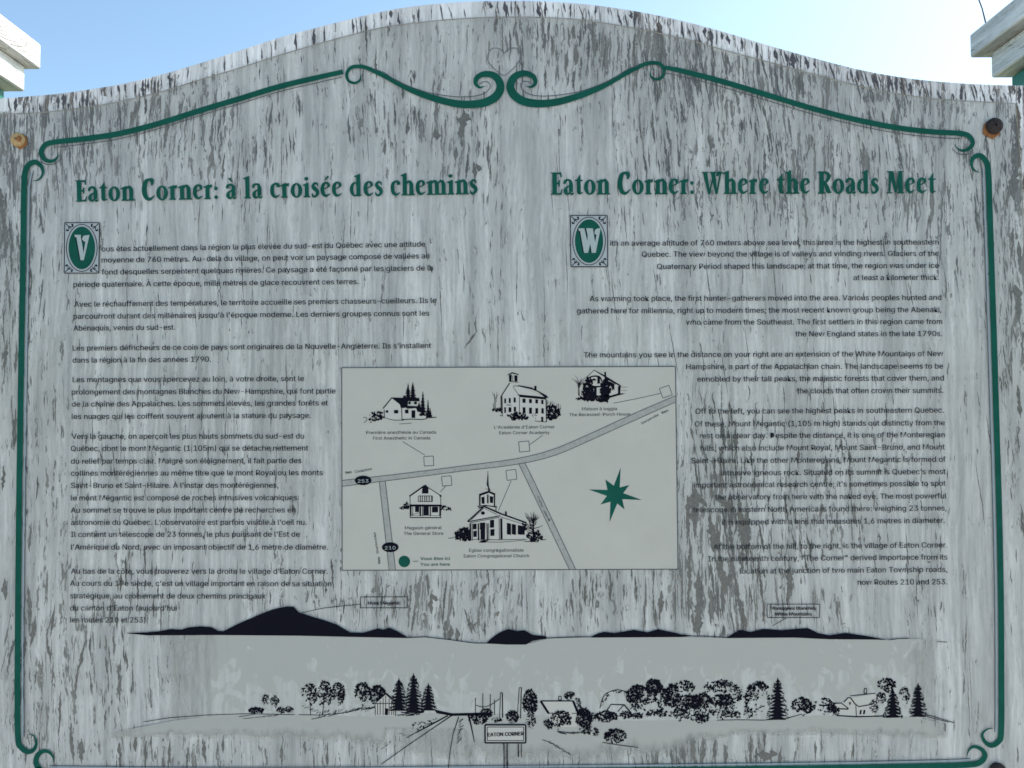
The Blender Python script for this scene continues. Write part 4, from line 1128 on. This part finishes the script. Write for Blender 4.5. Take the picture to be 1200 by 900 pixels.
# mountains
def mount(top, bot):
    k = Ink(2); k.poly(top + bot[::-1]); k.build('mountain_silhouette', MAT['black_ink'], ls)
mount([(149,741.6),(173,741),(188,739.5),(200,737.2),(212,738),(221,735.2),(234.5,734),(248,735),(255.5,739.3),(261.5,739.8),(271,735),(281,730),(294,724.5),(308,718.5),(318,714.8),(326,712.5),(337,710.8),(344,711),(350,717.6),(362,721.5),(377,726),(395,732),(403,737),(410,741),(425,741.6),(443,736.5),(449,738),(456.5,735.6),(467,740.4),(479,747.8)],
      [(149,742.3),(173,744.6),(260,744.2),(350,745),(411,746.4)])
mount([(570,753.6),(576,748),(582,743.4),(589,739.5),(595.5,737.4),(606,739.5),(615,738.6),(624,744),(639,745.5),(642,748)], [(570,754),(594,755.4),(616.5,755.4),(624,751)])
mount([(693,746),(700,742.6),(708,740.4),(720,742),(742.5,738),(759,741),(771,737.4),(786,740.4),(798,743.4),(813,745)], [(693,747.2),(798,746.6)])
mount([(852,747.2),(860,742),(867.5,738),(880,740.7),(894.4,736.9),(915,738.4),(946.7,736),(959,742),(972,744.5),(991,741.6),(1016,745.4),(1041,750)], [(853,747.8),(931,747.2),(972,749.2),(1022,749.5)])
k = Ink(1)
for P in ([(479,747.4),(498,746.4),(525,749.4),(555,753.6),(572,753.8)], [(642,747.8),(665,746.6),(694,746.4)], [(812,745.2),(832,745.6),(853,747.4)], [(1041,750),(1052,748.6),(1065,748)], [(1098,752),(1110,752.4)], [(168,846),(200,841),(240,838),(300,836)], [(1080,838),(1112,846.5)]):
    k = Ink(1); k.stroke(P, .8); k.build('skyline_line', MAT['black_ink'], ls)
# label boxes with leader lines
def label_box(x0, y0, x1, y1, lines, leader):
    k = Ink(2); k.rect([(x0,y0),(x1,y0),(x1,y1),(x0,y1)], .8); k.stroke(leader, .7)
    for (s, a, b_, c_, d) in lines: set_line(k, s, (a, b_), (c_, d), 7.4, bold=.5)
    k.build('label_box', MAT['black_ink'], ls)
label_box(422.5, 699.5, 477, 712.3, [("Mont Mégantic",431,708.8,469,708.6)], [(354,718),(380,712.5),(422,708)])
label_box(899, 708, 960.5, 723.8, [("Montagnes Blanches",903,714.8,956,714.6),("White Mountains",908,721.6,951,721.4)], [(922,724),(905,733.5)])
# the roadside trees and houses
def D(fn, nm='tree_drawing', lay=2):
    k = Ink(lay); fn(k); return k.build(nm, MAT['black_ink'], ls)
q = mk(280, 780, 10)
D(lambda k: (crown(k, 311, 820, 4.8, 5.8, 1, .75, 80), crown(k, 322, 822.5, 5, 7, 2, .75, 90)))
D(lambda k: (crown(k, 300, 833, 9, 3.8, 3, .8, 90), crown(k, 329, 832.5, 5, 3.5, 4, .8, 60), crown(k, 339, 832, 5, 4, 5, .8, 60), k.stroke([(280,840),(300,836.6),(345,837.5)], .7), hatch(k, (282,842), (325,839), 6, 10, -1.6, 1, .5)), 'bush_drawing')
D(lambda k: (crown(k, 362.5, 814, 9, 13, 6, .38, 230), k.stroke([(364,838),(363,818)], .8), hatch(k, (353,828), (372,836), 8, 4, -2, 4, .5)))
D(lambda k: (crown(k, 381, 814, 8, 16, 7, .6, 240), k.stroke([(378,838),(380,818)], .8), hatch(k, (374,834), (388,832), 6, -1.5, 5, 5, .6)))
D(lambda k: (crown(k, 396.5, 813, 7.5, 13.5, 8, .72, 240), hatch(k, (390,833), (402,830), 6, -1.5, 5, 6, .6)))
D(lambda k: (k.stroke([(350,837.5),(375,838),(400,836)], .7), hatch(k, (362,844), (420,832), 9, 12, -4, 7, .7), hatch(k, (400,836), (436,830), 8, 9, -4, 8, .8)), 'ground_hatching')
D(lambda k: (crown(k, 425, 813, 9.5, 13, 9, .50, 240), hatch(k, (412,830), (435,830), 6, -2, 4, 9, .6)))
D(lambda k: (crown(k, 443, 815, 9.5, 11.5, 10, .85, 260)))
def barn(k):
    k.rect([(439.5,824.5),(452,813.3),(463.5,824.5),(463.5,824.5)], .8)
    k.stroke([(439.5,824.5),(440,838.5)], .7); k.stroke([(463.5,824.5),(463.5,839)], .8)
    for x in (442.5,445.5,449,452,456,459,461.5):
        k.stroke([(x, 815+abs(x-452)*.95), (x, 838)], .75)
    k.poly([(451,830),(455,830.5),(454.5,838),(451,838)]); k.stroke([(452,812.3),(464,822)], 1.3)
kk = Ink(3); kk.poly([(439.5,839),(439.5,824.5),(452,813),(463.8,824.5),(463.8,839)]); kk.build('barn_wall', MAT['paper'], ls)
D(barn, 'barn_drawing', 4)
def con(cx, yt, yb, hw, sd_, lay=3): D(lambda k: conifer(k, cx, yt, yb, hw, sd_), lay=lay)
con(467.5, 796, 833, 11.5, 11); con(484.5, 790.5, 835.5, 13, 12); con(502, 802, 832.5, 9.5, 13)
D(lambda k: (k.stroke([(470,834.5),(482,837),(492,834.5),(500,829)], 1.2, 4), hatch(k, (463,838.5), (490,837.5), 5, 8, -1.5, 10, .9), k.poly([(508,831),(516,833),(530,836),(566,835),(575,836),(575,838),(530,839),(512,836)])), 'ground_hatching')
def rd(k):
    k.stroke([(447,895.5),(480,872),(505,855),(530,838)], [1,1,1,1.5]); k.stroke([(537.5,840),(531,860),(527.5,880),(525.5,900)], [1.3,1,.9,.9])
    k.stroke([(478,863.5),(500,852),(525,838.5)], [.7,1.6,1.6])
    hatch(k, (538,843), (536,872), 10, 5, -4.5, 12, .7)
    clumps(k, [(478,860),(482,848),(500,845),(525,838),(520,842),(498,852)], 34, .5, 1.3, 50)
    hatch(k, (466,858), (478,866), 3, 5, 0, 13, .6); hatch(k, (445,880), (458,868), 3, 4, -2.5, 14, .7)
    k.stroke([(549,838),(552,850),(556,870)], [2.4,1.6,.8])
D(rd, 'country_road_drawing')
def poles(k):
    for x, yt in ((557.2,817.5),(565.8,812.5),(574.5,813.5),(579.5,820)): k.stroke([(x,838),(x,yt)], .85)
    k.stroke([(585.5,841),(586.5,812)], .8); k.stroke([(589,841),(588.7,812)], 1.3); k.stroke([(586.5,811.6),(588.7,811.6)], 1)
    k.stroke([(606,842),(608.5,806)], .8); k.stroke([(610,842),(611,806)], 1.1); k.stroke([(608.3,805.8),(611.5,806)], .7)
    k.stroke([(558,826.5),(566,828.5),(575,826),(586,818.5)], .8, 4)
D(poles, 'utility_poles_drawing')
D(lambda k: (crown(k, 560, 843, 11, 6, 20, .8, 130), crown(k, 570, 836, 7, 5.5, 21, .85, 100), crown(k, 582, 844, 6, 3.5, 22, .6, 50)), 'bush_drawing')
D(lambda k: (crown(k, 600.5, 840, 7, 7.5, 23, .95, 150),), 'bush_drawing')
D(lambda k: (crown(k, 621, 824, 8.2, 15.5, 24, .85, 330), crown(k, 622, 845, 6, 9, 25, .7, 80)))
def cottage(k):
    k.stroke([(633.5,821.5),(671.5,821.5)], 1.3); k.stroke([(633.5,821.5),(643,836)], 2.6); k.stroke([(671.5,821.5),(678.5,838)], 2.6)
    k.stroke([(643,836.2),(648,835.4)], .8); k.stroke([(670,836),(678,835.8)], .8)
    k.rect([(654.5,820.5),(654.8,816),(657.6,816),(657.8,820.5)], .8)
kk = Ink(2); kk.poly([(633.5,821.5),(671.5,821.5),(680,840),(676,852),(645,852),(643,836)]); kk.build('cottage_wall', MAT['paper'], ls)
D(cottage, 'cottage_drawing', 3)
D(lambda k: (crown(k, 668, 815.5, 6.5, 5, 26, .85, 90, -1), crown(k, 677, 826, 4, 9, 27, .7, 70)), lay=2)
D(lambda k: (crown(k, 657, 844, 12, 11, 28, .55, 260), crown(k, 643, 849, 6, 6, 29, .85, 80), crown(k, 684, 843, 9, 13, 30, .92, 300), crown(k, 695, 840, 5, 5, 31, .9, 60), hatch(k, (650,858), (690,858), 10, 9, 1.5, 15, .8), hatch(k, (634,866), (668,884), 9, 6, 2, 16, .7), crown(k, 693, 858, 8, 7, 32, .35, 70)), 'bush_drawing', 4)
D(lambda k: (k.stroke([(703,830),(708,815),(722,808.5),(735,811)], .9, 4), clumps(k, [(703,832),(708,814),(724,807),(740,812),(742,824),(734,818),(722,811),(712,817)], 44, .5, 1.1, 51), k.stroke([(711,833),(716,825.5),(731,826)], 1.2), k.stroke([(731,825.5),(740,836)], 1.6), k.stroke([(724,834),(731,826)], 1)), 'cottage_drawing', 2)
D(lambda k: (crown(k, 711, 840, 13, 6.5, 33, .85, 200), crown(k, 733, 838, 7, 4.5, 34, .8, 70), crown(k, 745, 839, 9, 3.5, 35, .8, 60)), 'bush_drawing')
D(lambda k: (crown(k, 721, 862.5, 12.5, 8.5, 36, .75, 230, -1), k.stroke([(706,870),(725,873),(748,876)], .9)), 'bush_drawing')
D(lambda k: (crown(k, 748, 816, 14, 13, 37, .8, 380, -1), crown(k, 766, 805, 9, 9.5, 38, .9, 230), crown(k, 775, 818, 9, 13, 39, .55, 200)))
D(lambda k: (crown(k, 770, 836, 12, 5, 40, .6, 80), hatch(k, (764,835), (778,830), 5, -6, 7, 17, .7)), 'bush_drawing')
D(lambda k: (crown(k, 788, 815, 8, 14, 41, .85, 250, -1), crown(k, 802, 806, 12, 8.5, 42, .35, 200), crown(k, 806, 824, 17, 9, 43, .8, 330), crown(k, 796, 838, 12, 7, 44, .4, 110)))
D(lambda k: (crown(k, 822, 822, 12, 9, 45, .7, 200), crown(k, 820, 842, 11, 5.5, 46, .75, 130), crown(k, 838, 808, 14, 10, 47, .18, 240)))
D(lambda k: (crown(k, 848, 815, 21, 17, 48, .22, 460), crown(k, 846, 822, 14, 8, 49, .85, 280), crown(k, 850, 838, 20, 5, 50, .5, 160)))
D(lambda k: (crown(k, 887, 820, 15, 21, 51, .22, 360, -1), clumps(k, [(872,818),(880,803),(893,798),(902,806),(895,808),(885,808),(878,822)], 70, .8, 1.6, 52), crown(k, 877, 836, 5, 8, 53, .7, 60)))
D(lambda k: (crown(k, 800, 830, 60, 10, 61, .42, 420), hatch(k, (742,840), (866,838), 22, 3, -7, 62, .7)), 'tree_drawing', 2)
con(911.5, 795.5, 843.5, 12.5, 14)
D(lambda k: (k.stroke([(840,844),(865,843.5),(895,844),(920,842),(940,837)], .8), crown(k, 940, 828, 12, 10.5, 54, .62, 280), crown(k, 966, 828, 13, 9.5, 55, .35, 220)), 'bush_drawing')
def farm(k):
    k.stroke([(996.5,815.5),(1026,812.5)], .9); k.stroke([(989,823),(994,817.5),(997,818),(1002,825),(1006.5,828),(1022,825.5),(1028,820)], [1.2,1.2,1.4,1.4,1.2,1.2,1]); k.rect([(1012.5,812.5),(1013,806.8),(1015.5,806.8),(1015.8,812.5)], .8)
    k.stroke([(1003,827),(1003.5,839.5)], .9); k.poly([(1008,832),(1009.8,832),(1009.3,837),(1007,837)]); k.poly([(1012,832),(1014.2,832),(1013.4,837),(1011.2,837)]); k.poly([(994.5,823),(997.5,823),(996,827)])
    k.stroke([(976,824),(986,824),(994.5,830.5)], 1.1); k.stroke([(974,826),(980,830.5),(994,831)], 1.4); k.stroke([(980,838.5),(1003,840),(1042,839)], 1.3)
kk = Ink(2); kk.poly([(994,818),(1026,812.5),(1028,822),(1024,839),(985,838),(976,826),(986,824)]); kk.build('cottage_wall', MAT['paper'], ls)
D(farm, 'cottage_drawing', 3)
D(lambda k: (crown(k, 976, 833, 9, 5, 56, .6, 90),), 'bush_drawing')
D(lambda k: (crown(k, 1024, 828, 5, 8, 57, .8, 100), crown(k, 1033, 818, 6, 6, 58, .7, 90)), 'bush_drawing')
D(lambda k: (crown(k, 1039, 803, 10.5, 8, 59, .55, 170), crown(k, 1060, 815, 6, 10, 60, .6, 120)))
con(1046.5, 808, 841, 10.5, 15); con(1076, 801.5, 840, 10.5, 16)
D(lambda k: (k.stroke([(1084,837),(1095,840),(1118,847)], .9), k.stroke([(1096,838),(1096,852)], .4), k.stroke([(1107.5,848),(1107.5,857)], .9), k.stroke([(1080,844),(1080,848)], .4)), 'fence_drawing')
# the drawn village name board
kk = Ink(4); kk.poly([(568.5,849.5),(616,849.5),(616,870.5),(568.5,870.5)]); kk.build('name_board_face', MAT['paper'], ls)
def nb_(k):
    k.rect([(568.5,849.5),(616,849.5),(616,870.5),(568.5,870.5)], 1.8); k.rect([(571,852),(613.6,852),(613.6,868),(571,868)], .8)
    k.stroke([(590.5,871),(590.8,902)], 1.2); k.stroke([(594.3,871),(594.5,902)], 1.2)
    set_line(k, "EATON CORNER", (571.5,863.2), (613.5,861.8), 8.6, bold=.6)
    k.stroke([(607.3,872),(607.5,887)], 1.3); k.stroke([(611,872),(611,888)], .9)
D(nb_, 'name_board_drawing', 5)
bpy.data.objects.remove(_to); bpy.data.curves.remove(_cu)

# ================================================================== BOLTS
def bolt(px, py, rpx, head, rustm, rust_off, h=.009):
    X, Z = xz(px, py, YI-.004); r_ = rpx*M_PX
    mb = MB(); mb.lathe_y(X, Z, [(r_*.99, YI+.0002), (r_, YI-h*.55), (r_*.9, YI-h*.85), (r_*.6, YI-h), (r_*.12, YI-h*1.04)], 24, .03, 3)
    bo = mb.build('bolt', head, sign, smooth=True)
    X2, Z2 = X+rust_off[0]*M_PX, Z-rust_off[1]*M_PX
    mb = MB(); mb.lathe_y(X2, Z2, [(r_*1.12, YI-.0001), (r_*1.02, YI-.0012)], 22, .22, 7)
    mb.build('rust_washer', rustm, bo)
    return bo
bolt(1165.5, 147.5, 9.6, MAT['bolt'], MAT['rust'], (-2.2, 3.0))
b2 = bolt(20.5, 163.3, 8.2, MAT['ochre'], MAT['rust'], (1.2, .8), .008); b2['label'] = 'ochre coloured bolt cap with pitted face'
X, Z = xz(20.5, 163, YI-.01); mb = MB()
mb.lathe_y(X+.0008, Z+.0012, [(.0042, YI-.0077), (.003, YI-.0090)], 12, .5, 5)
mb.build('rust_pit', MAT['rust'], b2)
bolt(1170, 904, 9.2, MAT['bolt'], MAT['rust'], (1, 1.5))
bolt(24, 925, 8.6, MAT['bolt'], MAT['rust'], (1, 1.5))

# ================================================================== POSTS AND CAPS
def post(side, dz):
    X_in = .880 if side > 0 else .8885
    ov = .046 if side > 0 else .040
    yb, yf = .250, .110                          # back and front faces
    w_ = .14
    s = side
    def xr_(a, b): return (min(s*a, s*b), max(s*a, s*b))
    zt = 2.10 + dz
    mb = MB(); a, b = xr_(X_in, X_in+w_); mb.box(a, b, yf, yb, -.3, zt, .006)
    po = mb.build('post', MAT['post_green'], sign)
    z1 = zt; t1, t2 = (.049, .044) if side > 0 else (.050, .047)
    def tier(o_, z0, z1_, nm, bev=.0025):
        mb = MB(); a, b = xr_(X_in-o_, X_in+w_+o_); mb.box(a, b, yf-o_, yb+o_, z0, z1_, bev)
        return mb.build(nm, MAT['cap'], po)
    tier(.0215, z1+.004, z1+t1, 'lower_cap')
    cp = tier(ov, z1+t1+.001, z1+t1+t2, 'upper_cap')
    zc = z1+t1+t2
    if side < 0:
        mb = MB(); xf = -(X_in-ov)+.0001; yA, yB = yf-ov+.004, yb+ov-.004; zA, zB = z1+t1+.005, zc-.003
        rq = random.Random(2)
        for i in range(17):
            Rr_ = .022+.0125*i; P = []
            for j in range(26):
                a_ = math.pi*j/25; y = yA+.02+Rr_*1.25*math.cos(a_)+rq.uniform(-.0012, .0012); z = zB-Rr_*.36*math.sin(a_)**.7
                if yA < y < yB and zA < z < zB: P.append((xf, y, z))
            if len(P) > 3: mb.tube(P, .00045+.0003*rq.random(), 4)
        g_ = mb.build('raised_grain', MAT['bare'], po); g_['kind'] = 'stuff'
    a, b = xr_(X_in-.034, X_in+w_+.034); cx, cy = (a+b)/2, (yf+yb)/2
    mb = MB(); mb.add([(a, yf-.034, zc+.0005), (b, yf-.034, zc+.0005), (b, yb+.034, zc+.0005), (a, yb+.034, zc+.0005), (cx, cy, zc+.05)], [(0,1,4),(1,2,4),(2,3,4),(3,0,4),(3,2,1,0)])
    mb.build('cap_roof', MAT['cap'], po)
    return po, zc
pl_, zl = post(-1, -.0135)
pr_, zr = post(1, .002)
# rails behind the board that tie it to the posts
for (z, nm) in ((1.93, 'cross_rail'), (1.05, 'cross_rail')):
    mb = MB(); mb.box(-1.0, 1.0, TH+.001, .1085, z-.045, z+.045, .003); mb.build(nm, MAT['rail'], sign)
# loose wire on the right-hand cap
a = at(1154, 22, .25); b = at(1151, 10, .25); c = at(1146.5, -2, .25); d = at(1143, -18, .25)
mb = MB(); mb.tube([tuple(Vector(a)+Vector((.004, 0, -.02))), tuple(a), tuple(b), tuple(c), tuple(d)], [.0014, .0014, .0012, .0013, .001], 6)
tag(mb.build('bent_wire', MAT['wire'], None, smooth=True), 'thin dark bent wire sticking up from the white cap of the right-hand post', 'wire')
